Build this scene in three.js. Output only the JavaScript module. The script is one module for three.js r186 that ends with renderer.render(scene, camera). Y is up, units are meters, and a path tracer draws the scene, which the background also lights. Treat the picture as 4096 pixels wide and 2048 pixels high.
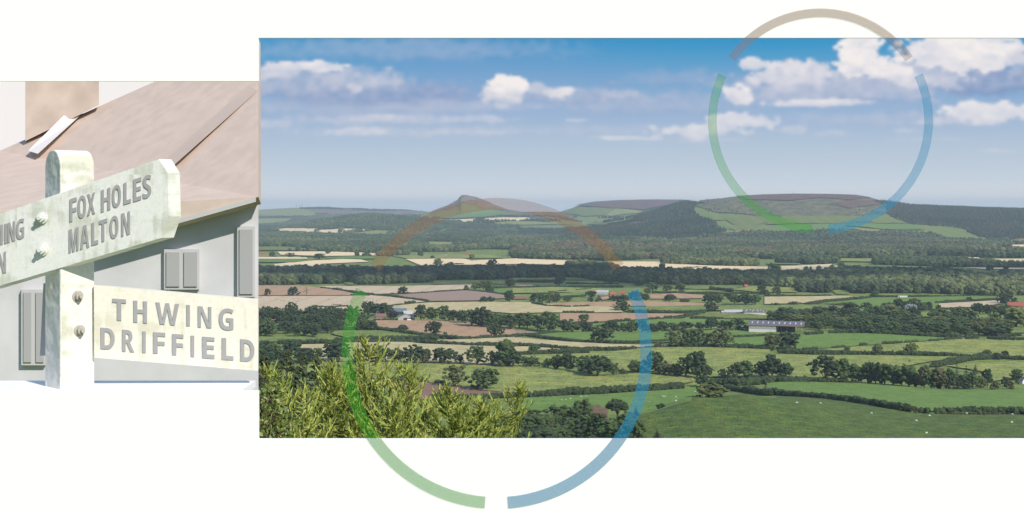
import * as THREE from 'three';
import { mergeGeometries } from 'three/addons/utils/BufferGeometryUtils.js';
import { FontLoader } from 'three/addons/loaders/FontLoader.js';

// ---------------------------------------------------------------- camera, light, exposure
const EXPOSURE = 1.0;
const F = 3500, CX = 1288, CY = 520, EYE = 1.6;         // focal length and optical centre on a 2576 x 1288 picture
const scene = new THREE.Scene();
const camera = new THREE.PerspectiveCamera(2 * Math.atan(768 / F) * 180 / Math.PI, 2576 / 1536, 0.1, 60000);
camera.position.set(0, EYE, 0);
camera.lookAt(0, EYE, -10);
camera.setViewOffset(2576, 1536, 0, 248, 2576, 1288);   // shifted lens: verticals stay upright
camera.updateProjectionMatrix();

const renderer = new THREE.WebGLRenderer({ antialias: true });
renderer.toneMapping = THREE.LinearToneMapping;
renderer.toneMappingExposure = EXPOSURE;
renderer.shadowMap.enabled = true;

const SUN = new THREE.Vector3(0.50, 0.60, 0.62).normalize();
const sun = new THREE.DirectionalLight(new THREE.Color().setRGB(1.0, 0.93, 0.82), 4.4);
sun.name = 'sun';
sun.position.copy(SUN).multiplyScalar(3000);
sun.target.position.set(0, 0, 0);
sun.castShadow = true;
sun.shadow.camera.left = -3000; sun.shadow.camera.right = 3000; sun.shadow.camera.top = 3000; sun.shadow.camera.bottom = -3000;
sun.shadow.camera.near = 1; sun.shadow.camera.far = 12000; sun.shadow.mapSize.set(4096, 4096);
scene.add(sun); scene.add(sun.target);

// ---------------------------------------------------------------- numbers
function rng(seed) { let a = seed >>> 0; return () => { a = (a + 0x6D2B79F5) >>> 0; let t = a; t = Math.imul(t ^ (t >>> 15), t | 1); t ^= t + Math.imul(t ^ (t >>> 7), t | 61); return ((t ^ (t >>> 14)) >>> 0) / 4294967296; }; }
const clamp = (x, a, b) => x < a ? a : x > b ? b : x;
const lerp = (a, b, t) => a + (b - a) * t;
const sstep = (a, b, x) => { const t = clamp((x - a) / (b - a), 0, 1); return t * t * (3 - 2 * t); };
const HASH = new Float32Array(65536); { const r = rng(77); for (let i = 0; i < 65536; i++) HASH[i] = r(); }
function noise2(x, y) {
  const xi = Math.floor(x), yi = Math.floor(y); let fx = x - xi, fy = y - yi;
  fx = fx * fx * (3 - 2 * fx); fy = fy * fy * (3 - 2 * fy);
  const r0 = (yi & 255) << 8, r1 = ((yi + 1) & 255) << 8, c0 = xi & 255, c1 = (xi + 1) & 255;
  const a = HASH[r0 | c0], b = HASH[r0 | c1], c = HASH[r1 | c0], d = HASH[r1 | c1];
  return a + (b - a) * fx + (c - a) * fy + (a - b - c + d) * fx * fy;
}
function fbm(x, y, n = 4) { let s = 0, a = 0.5, t = 0; for (let i = 0; i < n; i++) { s += a * noise2(x, y); t += a; a *= 0.5; x = x * 2.03 + 17.1; y = y * 2.03 + 9.7; } return s / t; }
const toLin = (c) => c <= 0.04045 ? c / 12.92 : Math.pow((c + 0.055) / 1.055, 2.4);
const srgb = (r, g, b) => [toLin(r / 255), toLin(g / 255), toLin(b / 255)];
function table(pts, x) {                                  // piecewise linear
  if (x <= pts[0][0]) return pts[0][1];
  for (let i = 1; i < pts.length; i++) if (x <= pts[i][0]) return lerp(pts[i - 1][1], pts[i][1], (x - pts[i - 1][0]) / (pts[i][0] - pts[i - 1][0]));
  return pts[pts.length - 1][1];
}
function tableS(pts, x) {                                 // the same with eased joints
  if (x <= pts[0][0]) return pts[0][1];
  for (let i = 1; i < pts.length; i++) if (x <= pts[i][0]) { const t = (x - pts[i - 1][0]) / (pts[i][0] - pts[i - 1][0]); return lerp(pts[i - 1][1], pts[i][1], 0.55 * t + 0.45 * t * t * (3 - 2 * t)); }
  return pts[pts.length - 1][1];
}

// ---------------------------------------------------------------- sky: air and clouds
{
  const W = 4096, H = 2048, data = new Float32Array(W * H * 4);
  const air = [[-700, 70, 128, 190], [-250, 58, 128, 190], [0, 46, 134, 192], [95, 58, 147, 199], [150, 96, 158, 204], [200, 124, 166, 207], [250, 144, 175, 211], [300, 160, 184, 214], [350, 176, 195, 216], [400, 190, 205, 220], [450, 206, 217, 228], [490, 224, 230, 236], [520, 236, 239, 242], [700, 236, 239, 242]];
  const col = (py) => { for (let i = 1; i < air.length; i++) if (py <= air[i][0] || i === air.length - 1) { const t = clamp((py - air[i - 1][0]) / (air[i][0] - air[i - 1][0]), 0, 1); return [1, 2, 3].map((k) => lerp(air[i - 1][k], air[i][k], t)); } };
  // x, y, half width, half height, cover, brightness 0..1, edge softness, roughness of outline
  const clouds = [
    [1000, 125, 560, 46, 0.34, 0.42, 1.0, 0.7], [900, 272, 460, 44, 0.6, 0.36, 1.0, 0.7], [980, 302, 400, 22, 0.6, 0.56, 0.9, 0.7], [1000, 335, 420, 18, 0.5, 0.58, 0.9, 0.7], [1650, 262, 380, 40, 0.55, 0.34, 1.0, 0.7], [1750, 200, 260, 30, 0.4, 0.26, 1.0, 0.8], [2250, 300, 380, 26, 0.5, 0.45, 1.0, 0.7], [1400, 330, 500, 20, 0.4, 0.5, 1.0, 0.7],
    [1000, 240, 380, 46, 0.85, 0.14, 0.9, 0.8], [730, 212, 220, 54, 0.9, 0.3, 0.7, 0.8], [900, 205, 170, 40, 0.7, 0.42, 0.8, 0.8], [760, 168, 122, 16, 0.95, 0.86, 0.25, 0.8], [690, 182, 90, 26, 0.8, 0.66, 0.5, 0.8], [950, 204, 82, 30, 0.6, 0.5, 0.8, 0.9], [892, 222, 24, 15, 0.6, 0.68, 0.6, 0.8],
    [1420, 243, 250, 26, 0.65, 0.32, 0.8, 0.8], [1262, 240, 58, 38, 0.9, 0.72, 0.4, 0.9], [1276, 216, 48, 32, 1, 1.0, 0.22, 0.9], [1395, 232, 46, 17, 0.95, 0.86, 0.35, 0.9], [1350, 226, 40, 20, 0.7, 0.55, 0.5, 0.9], [1560, 240, 70, 16, 0.6, 0.42, 0.7, 0.8], [1530, 208, 50, 8, 0.4, 0.1, 0.8, 0.8],
    [960, 298, 100, 12, 0.7, 0.66, 0.7, 0.7], [905, 332, 84, 17, 0.75, 0.7, 0.6, 0.7], [1190, 300, 110, 14, 0.55, 0.58, 0.8, 0.7], [690, 314, 70, 16, 0.6, 0.62, 0.7, 0.7], [1450, 303, 26, 7, 0.7, 0.72, 0.5, 0.8], [1160, 334, 150, 9, 0.45, 0.6, 0.8, 0.7], [1130, 268, 380, 20, 0.5, 0.45, 0.9, 0.7],
    [2100, 225, 340, 62, 0.9, 0.4, 0.6, 0.9], [2500, 205, 220, 52, 0.95, 0.16, 0.6, 0.8], [2300, 190, 160, 50, 0.9, 0.5, 0.5, 1.0], [2000, 196, 120, 46, 0.95, 0.62, 0.35, 1.1], [1905, 166, 48, 18, 0.9, 0.82, 0.3, 1.1], [1862, 240, 52, 26, 0.95, 0.85, 0.35, 1.0], [1975, 175, 60, 24, 0.8, 0.76, 0.4, 1.1], [2060, 260, 170, 13, 0.85, 0.84, 0.5, 0.7], [2165, 142, 66, 66, 1, 1.0, 0.18, 1.0], [2232, 178, 62, 36, 0.95, 0.9, 0.3, 1.1], [2290, 205, 60, 26, 0.85, 0.66, 0.5, 1.0],
    [2440, 132, 190, 62, 1, 0.97, 0.3, 1.0], [2330, 130, 60, 40, 0.8, 0.8, 0.5, 1.0], [2580, 160, 60, 50, 0.7, 0.42, 0.7, 0.9],
    [1760, 332, 120, 23, 0.9, 0.84, 0.4, 0.9], [1865, 308, 110, 26, 0.9, 0.82, 0.4, 0.9], [1590, 348, 120, 5, 0.8, 0.85, 0.5, 0.6], [1780, 352, 150, 12, 0.5, 0.6, 0.8, 0.7],
    [2490, 286, 140, 32, 0.95, 0.88, 0.35, 0.9], [2400, 308, 130, 12, 0.6, 0.7, 0.6, 0.8], [1998, 326, 52, 15, 0.5, 0.7, 0.7, 0.9], [2092, 336, 60, 12, 0.45, 0.66, 0.8, 0.8], [2280, 330, 40, 9, 0.5, 0.7, 0.7, 0.8], [2510, 380, 70, 8, 0.5, 0.75, 0.7, 0.7], [2330, 352, 150, 10, 0.4, 0.62, 0.8, 0.7]];
  const white = srgb(247, 240, 238), lilac = srgb(128, 152, 194);
  const mid = srgb(205, 208, 222);
  const shade = (b) => b < 0.55 ? [0, 1, 2].map((k) => lerp(lilac[k], mid[k], b / 0.55)) : [0, 1, 2].map((k) => lerp(mid[k], white[k], (b - 0.55) / 0.45));
  for (let j = 0; j < H; j++) {
    const el = ((j + 0.5) / H - 0.5) * Math.PI, ty = Math.tan(Math.min(el, 1.4));
    for (let i = 0; i < W; i++) {
      const o = (j * W + i) * 4;
      const phi = ((i + 0.5) / W - 0.5) * 2 * Math.PI;         // atan2(z, x)
      let az = phi + Math.PI / 2;                               // 0 towards -z
      if (az > Math.PI) az -= 2 * Math.PI;
      const py = CY - F * ty;
      let c;
      if (el < -0.02) c = srgb(236, 239, 242);
      else {
        const front = Math.abs(az) < 0.9;
        const px = front ? CX + F * Math.tan(az) : 1e9;
        const pyf = front ? CY - F * ty / Math.cos(az) : py;
        let s = col(py);
        const deep = 0.5 + 0.5 * Math.cos(az * 2.0 - 0.22);     // a little clearer in places
        s = [s[0] - 26 * sstep(330, 60, py) * (fbm(az * 3 + 5, el * 5 + 3, 2) - 0.35) * 2 * deep, s[1], s[2]];
        c = srgb(s[0], s[1], s[2]);
        const inPic = px > 200 && px < 3000 && pyf > -40;
        if (inPic) {
          const wx = (fbm(px * 0.018, pyf * 0.03, 4) - 0.5) * 60, wy = (fbm(px * 0.02 + 40, pyf * 0.035 + 7, 4) - 0.5) * 30;
          const puff = fbm(px * 0.05 + 3, pyf * 0.075 + 11, 5) - 0.5, wisp = fbm(px * 0.012 + 9, pyf * 0.05 + 2, 4);
          for (const [x, y, rx, ry, cover, bright, soft, rough] of clouds) {
            if (Math.abs(px - x) > rx * 1.9 + 50 || Math.abs(pyf - y) > ry * 2.2 + 30) continue;
            const dx = (px + wx * rough * Math.min(1, rx / 60) - x) / rx, dyv = pyf + wy * rough * Math.min(1, ry / 26) - y, dy = dyv / (dyv > 0 ? ry * 0.85 : ry);
            const d = 1 - Math.sqrt(dx * dx + dy * dy) + puff * 0.75 * rough;
            const a = sstep(0, soft * 0.75, d) * cover * clamp(0.55 + wisp * 0.9, 0, 1);
            if (a <= 0) continue;
            const body = bright + puff * 0.5 * (1 - soft * 0.5) - sstep(0.1, 0.9, dy) * 0.22;
            const k = shade(clamp(body, 0, 1));
            // low clouds lie behind more air
            const far = sstep(210, 420, pyf) * 0.45;
            for (let q = 0; q < 3; q++) c[q] = lerp(c[q], lerp(k[q], c[q], far), a);
          }
        } else if (el > 0.01 && el < 1.2) {
          const sc = 1 / (ty + 0.16), qx = Math.sin(az) * sc, qz = Math.cos(az) * sc;
          const d = fbm(qx * 2.1 + 30, qz * 2.1 + 12, 5);
          const a = sstep(0.5, 0.68, d) * 0.85 * sstep(0.01, 0.09, el);
          if (a > 0) { const k = shade(clamp(0.35 + (fbm(qx * 5, qz * 5, 3)) * 0.9, 0, 1)); for (let q = 0; q < 3; q++) c[q] = lerp(c[q], k[q], a); }
        }
      }
      data[o] = c[0]; data[o + 1] = c[1]; data[o + 2] = c[2]; data[o + 3] = 1;
    }
  }
  const t = new THREE.DataTexture(data, W, H, THREE.RGBAFormat, THREE.FloatType);
  t.mapping = THREE.EquirectangularReflectionMapping; t.magFilter = THREE.LinearFilter; t.minFilter = THREE.LinearFilter;
  t.colorSpace = THREE.LinearSRGBColorSpace; t.needsUpdate = true;
  scene.background = t; scene.environment = t;
}
scene.fog = new THREE.FogExp2(new THREE.Color().setRGB(0.70, 0.87, 1.0), 6.4e-5);

// ---------------------------------------------------------------- terrain
const FLOOR = -123.4;
const COLS = [
  [300, [[9, 0], [19, 0], [24, -7], [45, -17], [100, -35], [200, -60], [300, -82], [420, -104], [520, -108], [620, -111], [720, -115], [850, -119], [1000, -122], [1200, FLOOR]]],
  [630, [[9, 0], [19, 0], [24, -7], [45, -17], [100, -35], [200, -60], [300, -82], [420, -104], [520, -108], [620, -111], [720, -115], [850, -119], [1000, -122], [1200, FLOOR]]],
  [690, [[9, 0], [12, -2.5], [20, -7.5], [45, -17], [100, -35], [200, -60], [300, -82], [420, -104], [520, -108], [620, -111], [720, -115], [850, -119], [1000, -122], [1200, FLOOR]]],
  [1450, [[9, 0], [12, -2.5], [20, -7.5], [45, -17], [100, -35], [200, -60], [300, -82], [420, -104], [520, -108], [620, -111], [720, -115], [850, -119], [1000, -122], [1200, FLOOR]]],
  [1510, [[9, 0], [12, -2.5], [20, -7.5], [45, -17], [100, -35], [200, -60], [300, -82], [420, -98], [500, -94], [560, -92], [620, -98], [720, -113], [850, -119], [1000, -122], [1200, FLOOR]]],
  [1620, [[9, 0], [12, -2.5], [20, -7.5], [45, -17], [100, -35], [200, -60], [300, -77], [420, -83.5], [500, -83], [560, -82.7], [620, -90], [700, -106], [800, -116], [1000, -121.5], [1200, FLOOR]]],
  [1750, [[9, 0], [12, -2.5], [20, -7.5], [45, -17], [100, -35], [200, -58], [300, -73], [420, -79], [520, -81], [600, -81.5], [660, -88], [740, -104], [820, -113], [900, -119], [1200, FLOOR]]],
  [1860, [[9, 0], [12, -2.5], [20, -7.5], [45, -17], [100, -35], [200, -58], [300, -73], [420, -78], [520, -81], [620, -82.9], [690, -91], [780, -105], [860, -113], [950, -119], [1200, FLOOR]]],
  [2000, [[9, 0], [12, -2.5], [20, -7.5], [45, -17], [100, -35], [200, -58], [300, -73], [420, -78.5], [520, -82], [620, -86], [690, -93], [760, -101.5], [860, -111], [950, -118], [1200, FLOOR]]],
  [2150, [[9, 0], [12, -2.5], [20, -7.5], [45, -17], [100, -35], [200, -58], [300, -73], [420, -79], [520, -83.5], [600, -89], [700, -97], [800, -106], [900, -114], [1000, -120], [1200, FLOOR]]],
  [2350, [[9, 0], [12, -2.5], [20, -7.5], [45, -17], [100, -35], [200, -58], [300, -72], [420, -77], [480, -82], [560, -87.5], [640, -93.5], [760, -103], [900, -114], [1000, -120], [1200, FLOOR]]],
  [2600, [[9, 0], [12, -2.5], [20, -7.5], [45, -17], [100, -35], [200, -58], [300, -72], [420, -76], [480, -80], [560, -86.5], [620, -91.6], [760, -102.5], [900, -114], [1000, -120], [1200, FLOOR]]]];
function pchip(pts) {                                     // monotone cubic through the knots
  const n = pts.length, d = [], m = [];
  for (let i = 0; i < n - 1; i++) d.push((pts[i + 1][1] - pts[i][1]) / (pts[i + 1][0] - pts[i][0]));
  m.push(d[0]); for (let i = 1; i < n - 1; i++) m.push(d[i - 1] * d[i] <= 0 ? 0 : 2 * d[i - 1] * d[i] / (d[i - 1] + d[i])); m.push(d[n - 2]);
  return (x) => {
    if (x <= pts[0][0]) return pts[0][1]; if (x >= pts[n - 1][0]) return pts[n - 1][1];
    let i = 0; while (x > pts[i + 1][0]) i++;
    const h = pts[i + 1][0] - pts[i][0], t = (x - pts[i][0]) / h, t2 = t * t, t3 = t2 * t;
    return (2 * t3 - 3 * t2 + 1) * pts[i][1] + (t3 - 2 * t2 + t) * h * m[i] + (-2 * t3 + 3 * t2) * pts[i + 1][1] + (t3 - t2) * h * m[i + 1];
  };
}
for (const c of COLS) c.push(pchip(c[1]));
// ridges: crest line along the view, distance of the crest and of the foot
const RIDGES = [
  { D: 12500, r0: 9200, back: 3000, pts: [[420, 552], [560, 538], [650, 530], [700, 527], [745, 525], [830, 523], [900, 526], [980, 529], [1060, 532], [1200, 536], [1400, 538], [1500, 548]] },
  { D: 7200, r0: 5700, back: 1500, pts: [[500, 610], [580, 600], [650, 592], [720, 575], [800, 560], [880, 548], [940, 544], [1000, 547], [1060, 553], [1130, 567], [1200, 592]] },
  { D: 9200, r0: 6300, back: 2500, pts: [[900, 590], [950, 572], [1020, 554], [1060, 545], [1100, 541], [1200, 537], [1290, 533], [1340, 534], [1400, 536], [1460, 545], [1550, 572], [1620, 595]] },
  { D: 8900, r0: 8250, back: 900, pts: [[980, 566], [1020, 550], [1050, 541], [1080, 533], [1120, 519], [1145, 508], [1155, 501], [1159.5, 492], [1172, 491.5], [1195, 496], [1225, 507], [1250, 518], [1285, 530], [1330, 540], [1400, 566]] },
  { D: 9800, r0: 7600, back: 3000, pts: [[1320, 566], [1400, 535], [1430, 526], [1460, 516], [1500, 510], [1560, 506.5], [1640, 505], [1700, 505.5], [1760, 508], [1900, 515], [2000, 540]] },
  { D: 6600, r0: 4700, back: 2600, pts: [[1340, 605], [1380, 592], [1440, 573], [1500, 563], [1560, 554], [1620, 540], [1670, 525], [1700, 516], [1740, 508], [1800, 502], [1850, 496], [1930, 492], [1996, 490.5], [2080, 491], [2150, 493], [2190, 499], [2230, 510], [2300, 519], [2400, 523], [2500, 527], [2600, 529], [2800, 532], [3200, 540]] },
  { D: 4950, r0: 4350, back: 700, pts: [[1600, 611], [1650, 609], [1750, 606], [1850, 602], [1950, 598], [2050, 596], [2150, 596], [2250, 599], [2330, 604], [2400, 608], [2460, 611]] }];
function ground(x, z) {
  const r = Math.hypot(x, z);
  if (z > -0.3 * Math.abs(x)) {                           // beside and behind the viewer: the moor edge
    const t = sstep(-0.3, 0.0, z / (Math.abs(x) + 1e-6));
    const side = lerp(COLS[x < 0 ? 0 : COLS.length - 1][2](r), 0, t);
    return side + 0.015 * Math.max(0, r - 300) * t * 0.3 + (r > 40 ? (fbm(x * 0.004, z * 0.004, 3) - 0.5) * 20 * sstep(40, 400, r) : 0);
  }
  const px = CX + F * x / -z;
  let k = 0; while (k < COLS.length - 2 && px > COLS[k + 1][0]) k++;
  const a = COLS[k], b = COLS[k + 1];
  let h = lerp(a[2](r), b[2](r), sstep(a[0], b[0], px));
  const und = sstep(1000, 1900, r);
  h += und * ((fbm(x * 0.0016 + 3, z * 0.0016 + 8, 3) - 0.5) * 11 - 1);
  h += sstep(40, 120, r) * sstep(800, 500, r) * (fbm(x * 0.02, z * 0.02, 2) - 0.5) * 1.2;
  const d = -z;
  for (const R of RIDGES) {
    const lo = R.pts[0][0], hi = R.pts[R.pts.length - 1][0];
    if (px < lo - 150 || px > hi + 150) continue;
    const edge = sstep(lo - 150, lo, px) * sstep(hi + 150, hi, px);
    const hc = lerp(FLOOR - 20, EYE - (tableS(R.pts, px) - CY) / F * R.D, edge);
    let p;
    if (d <= R.D) { const t = clamp((d - R.r0) / (R.D - R.r0), 0, 1); p = 0.5 * t + 0.5 * t * t * (3 - 2 * t); }
    else { const t = clamp((d - R.D) / R.back, 0, 1); p = 1 - t * t * (3 - 2 * t) * 0.9; }
    if (p <= 0) continue;
    const bump = (fbm(x * 0.0022 + R.D, z * 0.0022, 4) - 0.5) * 26 * Math.sin(Math.PI * clamp((d - R.r0) / (R.D - R.r0), 0, 1));
    const hh = FLOOR - 3 + (hc - FLOOR + 3) * p + bump;
    if (hh > h) h = hh;
  }
  return h;
}
// a picture point to the ground it shows; beyond a crest, the crest
function hit(px, py, rmin = 300, rmax = 20000) {
  const u = (px - CX) / F, s = (py - CY) / F;
  let d = rmin, prev = rmin, best = rmin, bestE = -1e9;
  while (d < rmax) {
    const e = (ground(u * d, -d) - EYE) / d;
    if (e > bestE) { bestE = e; best = d; }
    if (e >= -s) {
      let a = prev, b = d;
      for (let i = 0; i < 22; i++) { const m = (a + b) / 2; if ((ground(u * m, -m) - EYE) / m >= -s) b = m; else a = m; }
      return { x: u * b, y: ground(u * b, -b), z: -b, d: b };
    }
    prev = d; d *= 1.006;
  }
  return { x: u * best, y: ground(u * best, -best), z: -best, d: best };
}
// picture frames that measurements were taken in: [x offset, y offset, scale]
const Z = { A1: [647.8, 465.4, 0.25146], A2: [1289.3, 465.4, 0.25146], A3: [1928.2, 465.4, 0.25146], B1: [647.8, 754.7, 0.28324], B2: [1289.3, 754.7, 0.28324], B3: [1928.2, 754.7, 0.28324], P: [0, 0, 1] };
const pic = (zone, x, y) => [Z[zone][0] + x * Z[zone][2], Z[zone][1] + y * Z[zone][2]];

const used = new Map();
function numbered(name) { const n = used.get(name) || 0; used.set(name, n + 1); return n ? `${name}_${String(n).padStart(3, '0')}` : name; }
function shadows(o) { o.traverse((c) => { if (c.isMesh) { c.castShadow = true; c.receiveShadow = true; } }); return o; }
function addThing(o, name, label, category, group) { o.name = numbered(name); o.userData = { label, category }; if (group) o.userData.group = group; scene.add(shadows(o)); return o; }
function addStructure(o, name, label) { o.name = numbered(name); o.userData = { kind: 'structure' }; if (label) o.userData.label = label; scene.add(shadows(o)); return o; }
function part(geo, material, name, parent) { const m = new THREE.Mesh(geo, material); m.name = name; parent.add(m); return m; }

// ---------------------------------------------------------------- textures
function makeTex(w, h, f, opts = {}) {
  const d = new Uint8Array(w * h * 4);
  for (let j = 0; j < h; j++) for (let i = 0; i < w; i++) { const c = f(i / w, j / h, i, j), o = (j * w + i) * 4; d[o] = clamp(c[0], 0, 255); d[o + 1] = clamp(c[1], 0, 255); d[o + 2] = clamp(c[2], 0, 255); d[o + 3] = 255; }
  const t = new THREE.DataTexture(d, w, h, THREE.RGBAFormat); t.wrapS = t.wrapT = THREE.RepeatWrapping; t.magFilter = THREE.LinearFilter; t.minFilter = THREE.LinearFilter;
  if (!opts.data) t.colorSpace = THREE.SRGBColorSpace; t.needsUpdate = true; return t;
}
// tileable noise: blends across the border
const tile = (f, u, v) => { const a = f(u, v), b = f(u - 1, v), c = f(u, v - 1), d = f(u - 1, v - 1); const x = sstep(0.7, 1, u), y = sstep(0.7, 1, v); return lerp(lerp(a, b, x), lerp(c, d, x), y); };
const grassTone = (base, spread, dry) => makeTex(512, 512, (u, v) => {
  const n = tile((a, b) => fbm(a * 9 + 4, b * 9 + 2, 5), u, v), g = tile((a, b) => fbm(a * 70, b * 40 + 31, 2), u, v), l = tile((a, b) => fbm(a * 3 + 14, b * 3 + 52, 3), u, v);
  const k = 1 + (n - 0.5) * spread + (g - 0.5) * spread * 1.1, q = sstep(0.5, 0.75, l * 0.6 + g * 0.4) * dry;
  return [base[0] * k + q * 46, base[1] * k + q * 26, base[2] * k + q * 18];
});
const TEX = {
  pasture: grassTone([104, 124, 54], 0.5, 0.5), lush: grassTone([98, 128, 50], 0.32, 0.15), olive: grassTone([124, 136, 66], 0.5, 0.6), rough: grassTone([72, 92, 32], 0.75, 0.5), moor: grassTone([116, 104, 88], 0.7, 0.5), moorGreen: grassTone([90, 92, 62], 0.9, 0.7),
  stubble: makeTex(512, 512, (u, v) => { const n = tile((a, b) => fbm(a * 6 + 3, b * 9 + 7, 4), u, v), r = 0.5 + 0.5 * Math.sin(v * Math.PI * 2 * 12), t = tile((a, b) => fbm(a * 3, b * 60, 3), u, v), k = 1 + (n - 0.5) * 0.3 + (r - 0.5) * 0.1 + (t - 0.5) * 0.28; return [196 * k, 176 * k, 146 * k]; }),
  gold: makeTex(512, 512, (u, v) => { const n = tile((a, b) => fbm(a * 6 + 3, b * 9 + 7, 4), u, v), r = 0.5 + 0.5 * Math.sin(v * Math.PI * 2 * 8), w = sstep(0.9, 1.0, r), t = tile((a, b) => fbm(a * 4, b * 50, 3), u, v), k = 1 + (n - 0.5) * 0.3 + (t - 0.5) * 0.3; return [(192 - w * 40) * k, (176 - w * 20) * k, (132 - w * 20) * k]; }),
  plough: makeTex(512, 512, (u, v) => { const n = tile((a, b) => fbm(a * 7 + 13, b * 12 + 7, 5), u, v), t = tile((a, b) => fbm(a * 4, b * 80, 2), u, v), k = 1 + (n - 0.5) * 0.22 + (t - 0.5) * 0.2; return [154 * k, 130 * k, 114 * k]; }),
  cream: makeTex(512, 512, (u, v) => { const n = tile((a, b) => fbm(a * 6 + 23, b * 9 + 7, 4), u, v), t = tile((a, b) => fbm(a * 3, b * 60, 3), u, v), k = 1 + (n - 0.5) * 0.16 + (t - 0.5) * 0.14; return [238 * k, 212 * k, 168 * k]; }),  // far stubble, its sunlit brightness put into a lighter colour
  bark: makeTex(128, 256, (u, v) => { const n = tile((a, b) => fbm(a * 18, b * 5, 4), u, v), k = 0.6 + n * 0.8; return [96 * k, 80 * k, 64 * k]; })
};
// ---------------------------------------------------------------- ground sheet
const flat = (map, extra = {}) => new THREE.MeshStandardMaterial({ map, roughness: 1, metalness: 0, ...extra });
{
  const angles = [];                                     // measured from straight ahead, to the right
  for (let a = -180; a < -40; a += 5) angles.push(a); for (let a = -40; a < -22; a += 1) angles.push(a);
  for (let a = -22; a < 22; a += a > -2.8 && a < -1.2 ? 0.03 : 0.1) angles.push(a);
  for (let a = 22; a < 40; a += 1) angles.push(a); for (let a = 40; a <= 180; a += 5) angles.push(a);
  const rs = [0.01, 3, 6, 8, 9]; let r = 9; while (r < 15500) { r *= r < 60 ? 1.04 : r < 1200 ? 1.013 : 1.011; rs.push(r); }
  const n = angles.length, m = rs.length, pos = new Float32Array(n * m * 3), uv = new Float32Array(n * m * 2), idx = [];
  for (let j = 0; j < m; j++) for (let i = 0; i < n; i++) {
    const a = angles[i] * Math.PI / 180, x = Math.sin(a) * rs[j], z = -Math.cos(a) * rs[j], o = j * n + i;
    pos[o * 3] = x; pos[o * 3 + 1] = ground(x, z); pos[o * 3 + 2] = z; uv[o * 2] = x / 60; uv[o * 2 + 1] = z / 60;
    if (i < n - 1 && j < m - 1) { idx.push(o, o + 1, o + n, o + 1, o + n + 1, o + n); }
  }
  const g = new THREE.BufferGeometry();
  g.setAttribute('position', new THREE.BufferAttribute(pos, 3)); g.setAttribute('uv', new THREE.BufferAttribute(uv, 2)); g.setIndex(idx); g.computeVertexNormals();
  addStructure(new THREE.Mesh(g, flat(TEX.pasture)), 'ground', 'grassy hillside falling to a wide farmed vale with moorland hills');
}

// ---------------------------------------------------------------- fields laid over the ground
const FIELD = {
  stubble: [TEX.stubble, 0xffffff, 34], pink: [TEX.stubble, 0xe2cdc0, 34], gold: [TEX.gold, 0xffffff, 44], plough: [TEX.plough, 0xffffff, 40], soil: [TEX.plough, 0xe0cbc0, 30], cream: [TEX.cream, 0xffffff, 60],
  pasture: [TEX.pasture, 0xffffff, 60], lush: [TEX.lush, 0xffffff, 60], olive: [TEX.olive, 0xffffff, 60], dull: [TEX.olive, 0xd2dcc0, 60], moor: [TEX.moor, 0xffffff, 160], heather: [TEX.moor, 0xd6bcb8, 160], moorGreen: [TEX.moorGreen, 0xffffff, 160], scrub: [TEX.rough, 0xffe2c8, 24], heath: [TEX.moor, 0xe6ccaa, 20], mound: [TEX.rough, 0xf4ffe0, 26]
};
const fieldMat = {}; for (const k in FIELD) fieldMat[k] = flat(FIELD[k][0], { color: FIELD[k][1] });
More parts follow.
